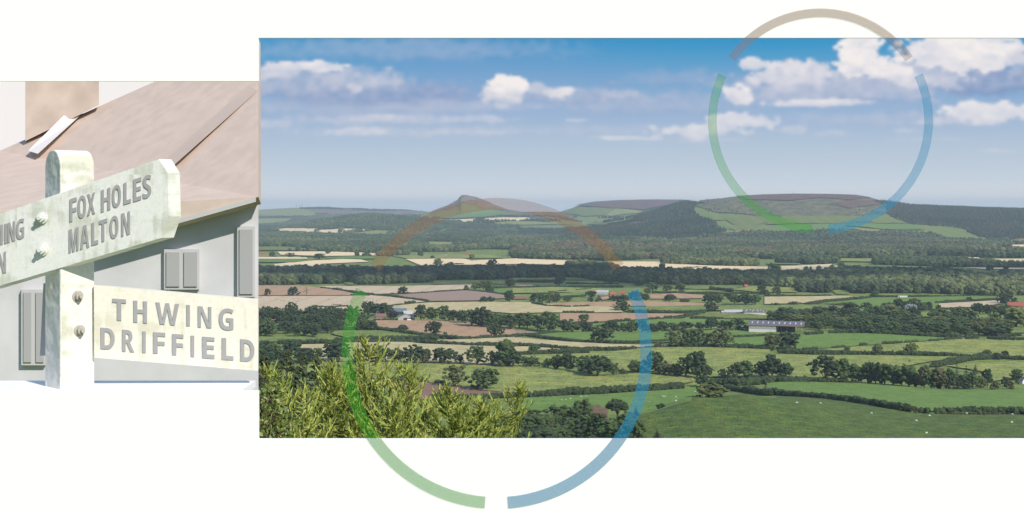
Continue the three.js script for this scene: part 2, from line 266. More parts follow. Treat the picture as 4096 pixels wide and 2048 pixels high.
const FIELDS = [                                          // zone, kind, row direction (degrees), outline
  // the near ground
  ['P', 'mound', 0, [1470, 1125, 1540, 1080, 1600, 1052, 1680, 1020, 1760, 1003, 1850, 996, 1960, 1000, 2100, 1008, 2160, 1018, 2300, 1041, 2450, 1046, 2900, 1048, 2900, 1500, 1470, 1500]],
  ['B1', 'soil', 8, [1170, 705, 1490, 737, 1740, 775, 2000, 812, 2287, 842, 2330, 850, 2287, 858, 1900, 880, 1560, 890, 1170, 890]],
  ['B1', 'olive', 0, [440, 546, 900, 558, 1600, 570, 2287, 598, 2287, 838, 2000, 808, 1740, 771, 1490, 733, 1170, 702, 440, 720]],
  ['B1', 'gold', 4, [265, 405, 700, 397, 860, 386, 1300, 378, 1480, 397, 2287, 424, 2287, 592, 1600, 566, 500, 546, 440, 480, 380, 430]],
  ['B1', 'gold', 4, [1460, 372, 2287, 338, 2287, 410, 1850, 408, 1480, 385]],
  ['B1', 'pink', 12, [1050, 190, 1700, 190, 2287, 260, 2287, 318, 2050, 333, 1760, 340, 1400, 300, 1060, 255]],
  ['B1', 'pasture', 0, [660, 285, 870, 276, 1100, 280, 1460, 325, 1260, 345, 860, 360, 660, 310]],
  ['B1', 'pasture', 0, [-600, 345, 400, 330, 620, 350, 680, 380, 180, 375, -600, 370]],
  ['B1', 'pink', 0, [40, 145, 230, 160, 215, 190, 60, 182]],
  ['B2', 'gold', 20, [-300, 70, -160, 40, 0, 26, 180, 28, 500, 60, 850, 65, 960, 90, 980, 115, 700, 119, 300, 118, 0, 127, -200, 110]],
  ['B2', 'olive', 0, [0, 598, 300, 605, 600, 645, 800, 685, 1110, 655, 1300, 655, 1620, 690, 1610, 730, 1450, 770, 480, 822, 0, 846]],
  ['B2', 'lush', 0, [0, 882, 450, 862, 1000, 832, 1550, 797, 1660, 790, 1590, 910, 1330, 980, 1130, 1050, 1000, 980, 660, 945, 240, 1000, 0, 960]],
  ['B2', 'olive', 0, [40, 500, 700, 482, 1240, 432, 1700, 427, 2287, 448, 2287, 702, 1750, 692, 1500, 640, 1000, 640, 400, 580, 60, 560]],
  ['B2', 'lush', 0, [210, 320, 400, 297, 700, 294, 1100, 298, 1500, 290, 2000, 280, 2287, 318, 2287, 434, 1850, 415, 1400, 385, 880, 388, 720, 383, 500, 350]],
  ['B2', 'gold', 3, [0, 338, 500, 377, 880, 397, 1290, 407, 1400, 415, 1100, 427, 750, 438, 500, 425, 240, 408, 0, 398]],
  ['B2', 'gold', 3, [0, 420, 140, 420, 500, 447, 520, 460, 0, 472]],
  ['B2', 'plough', 0, [0, 272, 240, 295, 0, 315]],
  ['B2', 'pink', 3, [420, 125, 1100, 127, 1560, 130, 1340, 165, 980, 190, 600, 210, 420, 190]],
  ['B2', 'lush', 0, [720, 228, 1000, 200, 1350, 175, 2000, 180, 2110, 212, 1800, 226, 900, 240]],
  ['B2', 'dull', 0, [1590, 155, 1690, 128, 2060, 126, 2287, 150, 2287, 178, 1870, 172]],
  ['B2', 'pasture', 0, [1000, 74, 1700, 56, 2287, 57, 2287, 100, 1850, 102, 1000, 108]],
  ['B3', 'lush', 0, [280, 330, 560, 302, 900, 302, 1690, 346, 1500, 361, 1200, 386, 450, 437, 280, 441]],
  ['B3', 'lush', 0, [0, 290, 280, 300, 280, 440, 0, 432]],
  ['B3', 'olive', 0, [450, 446, 1200, 391, 1700, 356, 2330, 366, 2330, 522, 2080, 512, 1900, 497, 1400, 482, 780, 467]],
  ['B3', 'olive', 0, [0, 492, 1760, 512, 1500, 548, 1250, 590, 640, 700, 0, 700]],
  ['B3', 'lush', 0, [0, 742, 400, 737, 1000, 762, 1530, 802, 2330, 812, 2330, 1005, 1500, 1000, 1250, 978, 800, 898, 200, 838, 0, 813]],
  ['B3', 'olive', 0, [1590, 592, 2330, 542, 2330, 690, 2010, 730, 1900, 640]],
  ['B3', 'pasture', 0, [1800, 145, 2150, 130, 2160, 250, 2330, 255, 2330, 300, 2100, 300]],
  // the middle of the vale
  ['A1', 'pink', 3, [-600, 1015, 400, 1012, 600, 1030, 760, 1050, 960, 1090, 930, 1110, -600, 1110]],
  ['A1', 'stubble', 3, [-600, 1118, 900, 1117, 1180, 1108, 1450, 1138, 1700, 1173, 1480, 1193, 1330, 1213, 1050, 1260, 300, 1270, -600, 1270]],
  ['A1', 'stubble', 3, [610, 1020, 1410, 1020, 2080, 1000, 2160, 1000, 2090, 1058, 1580, 1088, 1150, 1098, 960, 1080, 760, 1045]],
  ['A1', 'plough', 2, [1290, 1110, 1580, 1095, 2090, 1063, 2287, 1080, 2470, 1110, 2490, 1140, 2170, 1165, 1740, 1170, 1500, 1135]],
  ['A1', 'gold', 10, [1330, 1218, 1700, 1186, 2160, 1180, 2576, 1180, 2576, 1200, 2300, 1260, 1900, 1280, 1330, 1300]],
  ['A1', 'pasture', 0, [860, 985, 955, 975, 960, 1008, 900, 1008]],
  ['A1', 'pink', 0, [820, 935, 950, 940, 945, 965, 870, 965]],
  ['A1', 'pasture', 0, [1750, 960, 2060, 955, 2576, 970, 2576, 1000, 2160, 995, 1760, 1000]],
  ['A1', 'lush', 0, [2360, 1045, 2576, 1035, 2600, 1070, 2480, 1090, 2370, 1080]],
  ['A1', 'cream', 2, [200, 675, 680, 672, 1180, 690, 1190, 712, 660, 720, 540, 715, 230, 705]],
  ['A1', 'olive', 0, [-600, 703, 100, 700, 260, 725, -600, 727]], ['A1', 'lush', 0, [690, 737, 860, 722, 1190, 720, 1170, 747, 700, 748]],
  ['A1', 'cream', 0, [-600, 730, 490, 734, 500, 747, -600, 757]], ['A1', 'lush', 0, [-600, 760, 440, 750, 520, 765, 370, 782, -600, 787]],
  ['A1', 'cream', 2, [160, 800, 560, 762, 840, 747, 1040, 752, 1110, 775, 640, 795, 560, 835, 380, 828, 180, 817]],
  ['A1', 'olive', 0, [1340, 715, 1640, 702, 2100, 702, 2300, 705, 2480, 738, 1500, 747]],
  ['A1', 'cream', 2, [1480, 750, 2070, 745, 2140, 765, 2600, 742, 2600, 800, 1950, 810, 1660, 820, 1590, 795]],
  ['A1', 'olive', 0, [1590, 530, 1720, 525, 1940, 545, 2430, 522, 2400, 555, 1900, 553, 1600, 560]], ['A1', 'olive', 0, [1560, 585, 1730, 575, 2300, 580, 2420, 600, 1730, 622]],
  ['A1', 'dull', 0, [-600, 630, 300, 625, 620, 655, 600, 667, -600, 660]],
  ['A1', 'cream', 0, [190, 457, 620, 450, 540, 488, 230, 492]], ['A1', 'cream', 0, [630, 453, 845, 443, 815, 488, 660, 508, 550, 490]], ['A1', 'cream', 0, [865, 443, 1120, 452, 1130, 463, 850, 487, 830, 488]],
  ['A1', 'olive', 0, [850, 497, 1140, 464, 1420, 467, 1400, 490, 960, 517]], ['A1', 'cream', 0, [960, 522, 1400, 493, 1330, 510, 1000, 528]], ['A1', 'pink', 0, [580, 540, 740, 545, 730, 557, 590, 557]], ['A1', 'cream', 0, [410, 570, 840, 565, 1100, 562, 820, 583, 430, 582]],
  ['A1', 'lush', 0, [1780, 292, 2050, 277, 2540, 287, 2560, 300, 2290, 328, 1900, 344, 1790, 330]], ['A1', 'cream', 0, [1880, 350, 2200, 343, 2150, 378, 2080, 378]], ['A1', 'cream', 0, [2230, 360, 2290, 338, 2576, 333, 3200, 352, 2600, 366]],
  ['A1', 'lush', 0, [1730, 480, 1820, 465, 1920, 435, 2120, 445, 2000, 470, 1830, 497]], ['A1', 'olive', 0, [2370, 385, 2576, 370, 3200, 400, 2440, 415]],
  ['A2', 'cream', 2, [-20, 745, 640, 768, 640, 788, 500, 808, -20, 795]],
  ['A2', 'cream', 2, [810, 797, 1000, 777, 1500, 777, 1550, 792, 2000, 817, 2540, 828, 3200, 800, 3180, 815, 3340, 822, 3050, 862, 2700, 885, 2500, 872, 2180, 872, 1700, 852, 1540, 837, 1400, 832, 1030, 832]],
  ['A2', 'plough', 0, [1100, 842, 1400, 834, 1630, 852, 1390, 882]],
  ['A2', 'pasture', 0, [0, 935, 330, 940, 360, 957, 0, 964]], ['A2', 'pasture', 0, [520, 932, 700, 935, 760, 957, 540, 955]], ['A2', 'olive', 0, [540, 970, 830, 973, 840, 987, 540, 985]], ['A2', 'lush', 0, [520, 1000, 1060, 1005, 1120, 1022, 540, 1020]], ['A2', 'pasture', 0, [1590, 1008, 2300, 1012, 2220, 1052, 1830, 1052, 1600, 1035]],
  ['A2', 'olive', 0, [0, 1042, 400, 1030, 800, 1042, 1000, 1062, 780, 1092, 500, 1082, 380, 1087, 0, 1092]], ['A2', 'pasture', 0, [400, 1097, 760, 1080, 720, 1112, 500, 1127]], ['A2', 'soil', 0, [-10, 1118, 160, 1122, 150, 1148, -10, 1150]], ['A2', 'pink', 0, [0, 1003, 220, 1008, 200, 1024, 0, 1026]],
  ['A2', 'pink', 0, [1370, 1107, 1640, 1090, 1910, 1110, 1900, 1142, 1380, 1147]], ['A2', 'pink', 2, [340, 1192, 1000, 1175, 1200, 1165, 1900, 1190, 2300, 1210, 1950, 1217, 1200, 1230, 500, 1217]],
  ['A2', 'olive', 0, [2200, 1055, 2440, 1020, 2600, 1028, 2850, 1035, 2850, 1080, 2500, 1082]], ['A2', 'olive', 0, [1480, 1062, 1800, 1057, 2150, 1072, 1500, 1082]], ['A2', 'pink', 0, [880, 1130, 960, 1125, 980, 1150, 900, 1160]],
  ['A2', 'dull', 0, [1960, 360, 2100, 335, 2350, 317, 2576, 307, 2576, 365, 2480, 395, 2380, 455, 2220, 458, 2160, 440, 2220, 405, 2140, 355]], ['A2', 'pink', 0, [2070, 488, 2240, 463, 2420, 450, 2400, 475, 2300, 497]],
  ['A2', 'dull', 0, [530, 267, 780, 230, 1020, 242, 930, 312, 700, 320, 540, 292]], ['A2', 'olive', 0, [1030, 242, 1300, 267, 1280, 287, 1000, 318, 940, 314]], ['A2', 'dull', 0, [740, 405, 860, 380, 915, 377, 860, 407]], ['A2', 'olive', 0, [1720, 612, 1950, 565, 1930, 597, 1790, 617]], ['A2', 'lush', 0, [1510, 572, 1620, 558, 1600, 582]], ['A2', 'lush', 0, [1290, 625, 1420, 612, 1400, 635, 1320, 645]], ['A2', 'olive', 0, [1730, 697, 1790, 692, 1790, 716]], ['A2', 'olive', 0, [1910, 692, 2070, 690, 2070, 718, 1910, 717]], ['A2', 'olive', 0, [710, 642, 800, 640, 800, 657, 710, 657]],
  ['A3', 'dull', 0, [0, 332, 250, 317, 960, 317, 1260, 332, 1420, 397, 1100, 390, 880, 386, 700, 392, 400, 392, 0, 402]], ['A3', 'lush', 0, [0, 452, 160, 407, 800, 392, 860, 397, 700, 470, 0, 472]], ['A3', 'lush', 0, [880, 392, 1430, 402, 1580, 452, 1400, 457, 1080, 442, 800, 417]], ['A3', 'olive', 0, [740, 432, 1080, 447, 1590, 462, 1640, 492, 1500, 487, 1400, 477, 1000, 467]],
  ['A3', 'cream', 2, [1200, 737, 1640, 717, 2120, 732, 2150, 747, 1900, 757, 1300, 747]], ['A3', 'cream', 2, [2210, 747, 3200, 742, 3200, 757, 2260, 757]], ['A3', 'cream', 2, [2100, 757, 3200, 764, 3200, 817, 2420, 802, 2300, 777]], ['A3', 'olive', 0, [740, 742, 1090, 744, 1090, 777, 740, 772]], ['A3', 'lush', 0, [530, 882, 800, 832, 1100, 822, 1830, 842, 1780, 867, 1400, 882, 700, 890]],
  ['A3', 'lush', 0, [0, 785, 340, 795, 330, 805, 0, 800]], ['A3', 'cream', 0, [1960, 832, 3200, 832, 3200, 848, 2200, 848]], ['A3', 'dull', 0, [1970, 902, 2200, 872, 3200, 852, 3200, 875, 2100, 917]], ['A3', 'pasture', 0, [650, 1060, 830, 1055, 830, 1097, 700, 1100]], ['A3', 'pasture', 0, [0, 1097, 640, 1092, 640, 1110, 0, 1112]], ['A3', 'gold', 3, [-20, 1127, 640, 1120, 1000, 1125, 640, 1152, 380, 1190, -20, 1202]],
  ['A3', 'lush', 0, [550, 1192, 1050, 1140, 2300, 1117, 2310, 1147, 1720, 1187, 1700, 1250, 1200, 1250, 950, 1222, 660, 1202]], ['A3', 'stubble', 4, [1720, 1197, 2340, 1162, 2340, 1200, 2000, 1235, 1750, 1242]], ['A3', 'pasture', 0, [-20, 1215, 560, 1200, 1000, 1235, 1000, 1290, -20, 1290]],
  ['A3', 'lush', 0, [2330, 582, 2420, 562, 2540, 542, 3200, 545, 3200, 580, 2400, 597]], ['A3', 'cream', 0, [2400, 607, 3200, 585, 3200, 615, 2480, 627]],
  // moor tops
  ['P', 'moor', 0, [480, 556, 560, 538, 650, 529, 745, 523, 830, 521, 900, 524, 1000, 528, 1070, 532, 1060, 541, 960, 540, 860, 541, 760, 552, 640, 566]],
  ['P', 'moor', 0, [1160, 491, 1175, 490, 1200, 496, 1230, 508, 1262, 523, 1290, 531, 1230, 530, 1120, 528, 1080, 534, 1110, 523, 1140, 510]], ['P', 'moorGreen', 0, [1210, 528, 1300, 532, 1390, 535, 1430, 545, 1380, 560, 1300, 545, 1220, 533]],
  ['P', 'heather', 0, [1440, 523, 1470, 512, 1520, 507, 1640, 503, 1720, 504, 1690, 516, 1620, 530, 1540, 526, 1480, 522]], ['P', 'moorGreen', 0, [1760, 502, 1840, 495, 1930, 490, 2080, 489, 2160, 491, 2190, 496, 2235, 511, 2225, 540, 2160, 545, 1980, 545, 1900, 543, 1800, 535, 1750, 520]], ['P', 'heather', 0, [1850, 495, 1930, 490, 2080, 489, 2160, 491, 2195, 500, 2140, 506, 2060, 500, 1990, 507, 1880, 505]], ['P', 'heather', 0, [2090, 515, 2200, 508, 2220, 520, 2140, 528]],
  ['P', 'moor', 0, [480, 532, 700, 526, 760, 523, 830, 530, 830, 537, 740, 533, 650, 537]], ['P', 'olive', 0, [480, 538, 790, 536, 800, 545, 480, 552]], ['P', 'olive', 0, [480, 560, 740, 552, 720, 562, 480, 572]], ['P', 'lush', 0, [853, 527, 890, 528, 880, 531]], ['P', 'lush', 0, [985, 530, 1045, 533, 1030, 536]], ['P', 'heath', 0, [1000, 541, 1035, 543, 1030, 548, 1005, 544]],
  ['P', 'heath', 0, [1560, 566, 1600, 560, 1640, 559, 1600, 566]], ['P', 'heath', 0, [1580, 553, 1595, 551, 1580, 555]], ['B2', 'heath', 0, [680, 950, 760, 935, 840, 960, 850, 1070, 780, 1110, 700, 1080]]
];
const fieldPolys = [];
function drape(ring, kind, dir, lift = 1, name = 'field') {
  // ring: [x, z] on the ground, worked in direction and log distance so that long fields stay even
  const flatRing = ring.map((p) => new THREE.Vector2(CX + F * p.x / -p.z, 900 * Math.log(-p.z)));
  if (THREE.ShapeUtils.area(flatRing) < 0) { flatRing.reverse(); }
  const tris = THREE.ShapeUtils.triangulateShape(flatRing, []);
  const verts = flatRing.map((p) => [p.x, p.y]); let faces = tris.map((t) => t.slice());
  for (let pass = 0; pass < 26; pass++) {
    const next = [], mids = new Map(); let any = false;
    const mid = (a, b) => { const k = a < b ? a * 1e6 + b : b * 1e6 + a; if (!mids.has(k)) { verts.push([(verts[a][0] + verts[b][0]) / 2, (verts[a][1] + verts[b][1]) / 2]); mids.set(k, verts.length - 1); } return mids.get(k); };
    const long = (a, b) => Math.hypot(verts[a][0] - verts[b][0], verts[a][1] - verts[b][1]) > 14;
    for (const [a, b, c] of faces) {
      const ab = long(a, b), bc = long(b, c), ca = long(c, a);
      if (!ab && !bc && !ca) { next.push([a, b, c]); continue; }
      any = true;
      const L = (p, q) => Math.hypot(verts[p][0] - verts[q][0], verts[p][1] - verts[q][1]);
      const m = Math.max(L(a, b), L(b, c), L(c, a));
      if (m === L(a, b)) { const q = mid(a, b); next.push([a, q, c], [q, b, c]); } else if (m === L(b, c)) { const q = mid(b, c); next.push([a, b, q], [a, q, c]); } else { const q = mid(c, a); next.push([a, b, q], [q, b, c]); }
    }
    faces = next; if (!any) break;
  }
  const pos = new Float32Array(verts.length * 3), uv = new Float32Array(verts.length * 2), size = FIELD[kind][2], ca = Math.cos(dir * Math.PI / 180), sa = Math.sin(dir * Math.PI / 180);
  verts.forEach(([px, q], i) => {
    const d = Math.exp(q / 900), x = (px - CX) / F * d; 
    pos[i * 3] = x; pos[i * 3 + 1] = ground(x, -d) + 0.2 + d * (0.0004 + lift * 0.00005); pos[i * 3 + 2] = -d;
    uv[i * 2] = (x * ca - d * sa) / size; uv[i * 2 + 1] = (x * sa + d * ca) / size;
  });
  const g = new THREE.BufferGeometry(); g.setAttribute('position', new THREE.BufferAttribute(pos, 3)); g.setAttribute('uv', new THREE.BufferAttribute(uv, 2)); g.setIndex(faces.flat()); g.computeVertexNormals();
  const n = g.attributes.normal; if (n.getY(0) < 0) { for (let i = 0; i < n.count; i++) n.setXYZ(i, -n.getX(i), -n.getY(i), -n.getZ(i)); const ix = g.index.array; for (let i = 0; i < ix.length; i += 3) { const t = ix[i]; ix[i] = ix[i + 1]; ix[i + 1] = t; } }
  return addStructure(new THREE.Mesh(g, fieldMat[kind]), name);
}
const FIELD_NAME = { cream: 'stubble_field', stubble: 'stubble_field', pink: 'stubble_field', gold: 'stubble_field', plough: 'ploughed_field', soil: 'ploughed_field', moor: 'moorland', heather: 'moorland', moorGreen: 'moorland', heath: 'rough_ground', scrub: 'rough_ground', mound: 'hill_pasture' };
FIELDS.forEach(([zone, kind, dir, flatPts], k) => {
  const ring = [], poly = [];
  for (let i = 0; i < flatPts.length; i += 2) { const [px, py] = pic(zone, flatPts[i], flatPts[i + 1]); poly.push([px, py]); ring.push(hit(px, py, kind === 'mound' ? 250 : zone[0] === 'B' ? 560 : 900)); }
  if (!/moor|heather|mound/.test(kind)) fieldPolys.push({ poly, ring: ring.map((p) => [p.x, p.z]), d: ring.reduce((s, p) => s + p.d, 0) / ring.length });
  drape(ring, kind, dir, kind === 'heather' ? 12 : kind === 'moor' ? 0 : 2 + k % 7, FIELD_NAME[kind] || 'pasture');
});
function inside(poly, x, y) { let c = false; for (let i = 0, j = poly.length - 1; i < poly.length; j = i++) { const a = poly[i], b = poly[j]; if ((a[1] > y) !== (b[1] > y) && x < (b[0] - a[0]) * (y - a[1]) / (b[1] - a[1]) + a[0]) c = !c; } return c; }
const boxesOf = fieldPolys.map((f) => ({ x0: Math.min(...f.ring.map((p) => p[0])), x1: Math.max(...f.ring.map((p) => p[0])), z0: Math.min(...f.ring.map((p) => p[1])), z1: Math.max(...f.ring.map((p) => p[1])) }));
const inField = (x, z) => fieldPolys.some((f, i) => { const b = boxesOf[i]; return x >= b.x0 && x <= b.x1 && z >= b.z0 && z <= b.z1 && inside(f.ring, x, z); });
// ---------------------------------------------------------------- foliage
const ICO = new THREE.IcosahedronGeometry(1, 0);          // 20 faces, unshared corners
const ICO_KEYS = (() => { const p = ICO.attributes.position, keys = new Map(), out = []; for (let i = 0; i < p.count; i++) { const k = [p.getX(i), p.getY(i), p.getZ(i)].map((v) => v.toFixed(3)).join(); if (!keys.has(k)) keys.set(k, keys.size); out.push(keys.get(k)); } return out; })();
class Leafage {                                           // gathers leaf clumps and single leaf faces
  constructor(seed) { this.p = []; this.c = []; this.r = rng(seed); }
  clump(x, y, z, s, tint, sy = 0.85) {
    const p = ICO.attributes.position, j = []; for (let i = 0; i < 12; i++) j.push(0.62 + this.r() * 0.76);
    const a = this.r() * 6.28, ca = Math.cos(a), sa = Math.sin(a);
    for (let i = 0; i < p.count; i++) { const k = j[ICO_KEYS[i]] * s, X = p.getX(i) * k, Y = p.getY(i) * k * sy, Zz = p.getZ(i) * k; this.p.push(x + X * ca - Zz * sa, y + Y, z + X * sa + Zz * ca); this.c.push(tint[0], tint[1], tint[2]); }
  }
  leaf(x, y, z, s, tint) {
    const d = () => (this.r() - 0.5) * 2 * s;
    for (let i = 0; i < 3; i++) { this.p.push(x + d(), y + d(), z + d()); this.c.push(tint[0], tint[1], tint[2]); }
  }
  build() { const g = new THREE.BufferGeometry(); g.setAttribute('position', new THREE.Float32BufferAttribute(this.p, 3)); g.setAttribute('color', new THREE.Float32BufferAttribute(this.c, 3)); g.computeVertexNormals(); return g; }
}
const tintOf = (r, spread = 0.35) => { const k = 1 + (r() - 0.5) * spread, w = (r() - 0.5) * 0.16; return [k * (1 + w), k, k * (1 - w)]; };
function taperTube(pts, radii, sides = 6) {
  const pos = [], idx = [], up = new THREE.Vector3(0, 1, 0);
  pts.forEach((p, i) => { const a = pts[Math.max(0, i - 1)], b = pts[Math.min(pts.length - 1, i + 1)], t = new THREE.Vector3(b[0] - a[0], b[1] - a[1], b[2] - a[2]).normalize(); const u = new THREE.Vector3().crossVectors(t, Math.abs(t.y) > 0.9 ? new THREE.Vector3(1, 0, 0) : up).normalize(), v = new THREE.Vector3().crossVectors(t, u); for (let k = 0; k < sides; k++) { const q = k / sides * Math.PI * 2, c = Math.cos(q) * radii[i], s = Math.sin(q) * radii[i]; pos.push(p[0] + u.x * c + v.x * s, p[1] + u.y * c + v.y * s, p[2] + u.z * c + v.z * s); } });
  for (let i = 0; i < pts.length - 1; i++) for (let k = 0; k < sides; k++) { const a = i * sides + k, b = i * sides + (k + 1) % sides; idx.push(a, b, a + sides, b, b + sides, a + sides); }
  const g = new THREE.BufferGeometry(); g.setAttribute('position', new THREE.Float32BufferAttribute(pos, 3)); g.setIndex(idx); g.computeVertexNormals(); return g;
}
// broadleaf crown of unit height: lobes on limbs, each lobe a shell of clumps with gaps
function broadleaf(seed, o = {}) {
  const { lobes = 9, perLobe = 11, base = 0.12, width = 0.5, top = 1, clump = 0.078, flat: fl = 0.8, leaves = 150, open = 0 } = o;
  const r = rng(seed), L = new Leafage(seed + 5), limbs = [], centres = [];
  for (let i = 0; i < lobes; i++) {
    const t = (i + 0.5) / lobes, a = i * 2.4 + r() * 0.8, y = base + 0.14 + (top - base - 0.27) * Math.pow(t, 0.85), env = Math.sin(Math.PI * clamp((y - base) / (top - base) * 0.86 + 0.1, 0, 1));
    const rad = width * env * (0.35 + 0.4 * r()) * (i === lobes - 1 ? 0.25 : 1), s = (0.17 + r() * 0.09) * (width / 0.5) * (o.lobe || 1);
    centres.push([Math.cos(a) * rad, y, Math.sin(a) * rad, s]);
  }
  for (const [x, y, z, s] of centres) {
    limbs.push(taperTube([[0, base * 0.7, 0], [x * 0.4, lerp(base, y, 0.5), z * 0.4], [x * 0.9, y, z * 0.9]], [0.016, 0.011, 0.004], 5));
    const tint = tintOf(r, 0.3);
    for (let k = 0; k < perLobe; k++) {
      const q = r() * 2 - 1, a = r() * 6.283, m = Math.sqrt(1 - q * q), e = s * (0.62 + r() * 0.5), t2 = tintOf(r, 0.25);
      L.clump(x + Math.cos(a) * m * e, Math.max(base * 0.8, y + q * e * fl), z + Math.sin(a) * m * e, clump * (0.65 + r() * 0.7), [tint[0] * t2[0], tint[1] * t2[1], tint[2] * t2[2]]);
    }
    for (let k = 0; k < leaves / lobes; k++) { const q = r() * 2 - 1, a = r() * 6.283, m = Math.sqrt(1 - q * q), e = s * (1.0 + r() * 0.5); L.leaf(x + Math.cos(a) * m * e, Math.max(base * 0.7, y + q * e * fl), z + Math.sin(a) * m * e, 0.026, tintOf(r, 0.4)); }
  }
  const lean = (r() - 0.5) * 0.04;
  const trunk = mergeGeometries([taperTube([[0, -0.04, 0], [0, 0.04, 0], [lean, base, 0], [lean * 2, base + 0.25, 0], [lean, 0.72, 0]], [0.045, 0.032, 0.026, 0.02, 0.006], 7), ...limbs]);
  return { crown: L.build(), trunk };
}
function conifer(seed, o = {}) {
  const { tiers = 15, width = 0.2, base = 0.06, clump = 0.04, ragged = 0.4 } = o, r = rng(seed), L = new Leafage(seed + 9);
  for (let t = 0; t < tiers; t++) {
    const f = t / (tiers - 1), y = lerp(base, 0.97, f), w = width * (1 - f * 0.95) * (1 - ragged / 2 + r() * ragged), n = Math.round(lerp(11, 3, f));
    for (let k = 0; k < n; k++) { const a = k / n * 6.283 + r(), tint = tintOf(r, 0.4); for (let q = 0; q < 3; q++) { const e = w * (0.35 + 0.35 * q), s = clump * (1.1 - 0.25 * q) * (1 - f * 0.5); L.clump(Math.cos(a) * e, y - e * 0.28 + (r() - 0.5) * 0.015, Math.sin(a) * e, s, tint, 0.55); } L.leaf(Math.cos(a) * w * 1.15, y - w * 0.3, Math.sin(a) * w * 1.15, 0.03, tint); }
  }
  L.clump(0, 0.985, 0, 0.014, [1, 1, 1], 2.2);
  return { crown: L.build(), trunk: taperTube([[0, -0.03, 0], [0, 0.3, 0], [0, 0.96, 0]], [0.022, 0.016, 0.003], 6) };
}
const FAR = {
  round: (() => { const r = rng(5), L = new Leafage(6); for (let k = 0; k < 13; k++) { const a = k * 2.4, f = k / 12, e = 0.3 * Math.sin(Math.PI * (0.2 + f * 0.7)); L.clump(Math.cos(a) * e, 0.24 + f * 0.6, Math.sin(a) * e, 0.2 + r() * 0.07, tintOf(r, 0.3)); } return L.build(); })(),
  tall: (() => { const r = rng(15), L = new Leafage(16); for (let k = 0; k < 12; k++) { const a = k * 2.4, f = k / 11, e = 0.17 * Math.sin(Math.PI * (0.25 + f * 0.65)); L.clump(Math.cos(a) * e, 0.18 + f * 0.68, Math.sin(a) * e, 0.15 + r() * 0.05, tintOf(r, 0.3), 1.1); } return L.build(); })(),
  cone: (() => { const r = rng(25), L = new Leafage(26); for (let k = 0; k < 9; k++) { const f = k / 8, a = k * 2.4, e = 0.07 * (1 - f); L.clump(Math.cos(a) * e, 0.1 + f * 0.82, Math.sin(a) * e, 0.2 * (1 - f * 0.85), tintOf(r, 0.3), 0.9); } return L.build(); })()
};
const leafMat = (r, g, b) => new THREE.MeshStandardMaterial({ color: new THREE.Color().setRGB(r, g, b), roughness: 1, vertexColors: true, side: THREE.DoubleSide });
const LEAF = { deep: leafMat(0.034, 0.058, 0.019), mid: leafMat(0.058, 0.094, 0.026), light: leafMat(0.125, 0.160, 0.040), olive: leafMat(0.088, 0.108, 0.034), russet: leafMat(0.084, 0.086, 0.034), purple: leafMat(0.030, 0.022, 0.030), spruce: leafMat(0.034, 0.055, 0.028), silver: leafMat(0.34, 0.37, 0.38), hedge: leafMat(0.034, 0.056, 0.019), hedgeLight: leafMat(0.075, 0.095, 0.032) };
const TONE_WORD = { deep: 'dark green', mid: 'green', light: 'pale green', olive: 'olive green', russet: 'russet green', purple: 'dark purple', spruce: 'blackish green', silver: 'silvery' };
const bark = new THREE.MeshStandardMaterial({ color: new THREE.Color().setRGB(0.10, 0.08, 0.06), roughness: 1 });
const PROTO = {
  round: [broadleaf(101), broadleaf(102, { lobes: 11 }), broadleaf(103, { lobes: 8, perLobe: 18 })],
  oak: [broadleaf(111, { width: 0.72, base: 0.16, lobes: 12, fl: 0.6, perLobe: 12 }), broadleaf(112, { width: 0.66, base: 0.13, lobes: 11, perLobe: 13 })],
  tall: [broadleaf(121, { width: 0.34, base: 0.05, lobes: 12 }), broadleaf(122, { width: 0.36, base: 0.05, lobes: 12 })],
  bush: [broadleaf(131, { width: 0.75, base: 0.02, lobes: 8, clump: 0.1, lobe: 0.95 }), broadleaf(132, { width: 0.7, base: 0.02, lobes: 9, clump: 0.1, lobe: 0.95 })],
  pine: [broadleaf(141, { width: 0.52, base: 0.42, lobes: 11, flat: 0.4, lobe: 0.75, perLobe: 12 })],
  spruce: [conifer(151), conifer(152, { width: 0.24 })],
  bare: [broadleaf(161, { width: 0.5, base: 0.3, lobes: 7, perLobe: 2, clump: 0.045, leaves: 90 })]
};
const KIND_WORD = { round: 'broadleaf tree', oak: 'spreading oak', tall: 'upright tree', bush: 'bush', pine: 'flat-topped pine', spruce: 'conifer', bare: 'sparse leafless tree' };
const protoThing = {};
function treeThing(kind, variant, tone) {
  const key = kind + variant;
  if (!protoThing[key]) { const g = new THREE.Group(), p = PROTO[kind][variant]; part(p.trunk, bark, 'trunk', g); part(p.crown, LEAF.deep, 'crown', g); protoThing[key] = g; }
  const t = protoThing[key].clone(); t.children[1].material = LEAF[tone]; return t;
}
const ORD = (() => { const one = ['', 'first', 'second', 'third', 'fourth', 'fifth', 'sixth', 'seventh', 'eighth', 'ninth', 'tenth', 'eleventh', 'twelfth', 'thirteenth', 'fourteenth', 'fifteenth', 'sixteenth', 'seventeenth', 'eighteenth', 'nineteenth'], ten = ['', '', 'twent', 'thirt', 'fort', 'fift', 'sixt', 'sevent', 'eight', 'ninet'], out = []; for (let n = 0; n < 100; n++) out.push(n < 20 ? one[n] : n % 10 ? `${ten[Math.floor(n / 10)]}y-${one[n % 10]}` : `${ten[n / 10]}ieth`); return out; })();
const NAME = { bush: 'bush', spruce: 'conifer_tree', pine: 'pine_tree', oak: 'oak_tree', bare: 'bare_tree', round: 'broadleaf_tree', tall: 'broadleaf_tree' };
let treeSeed = 1;
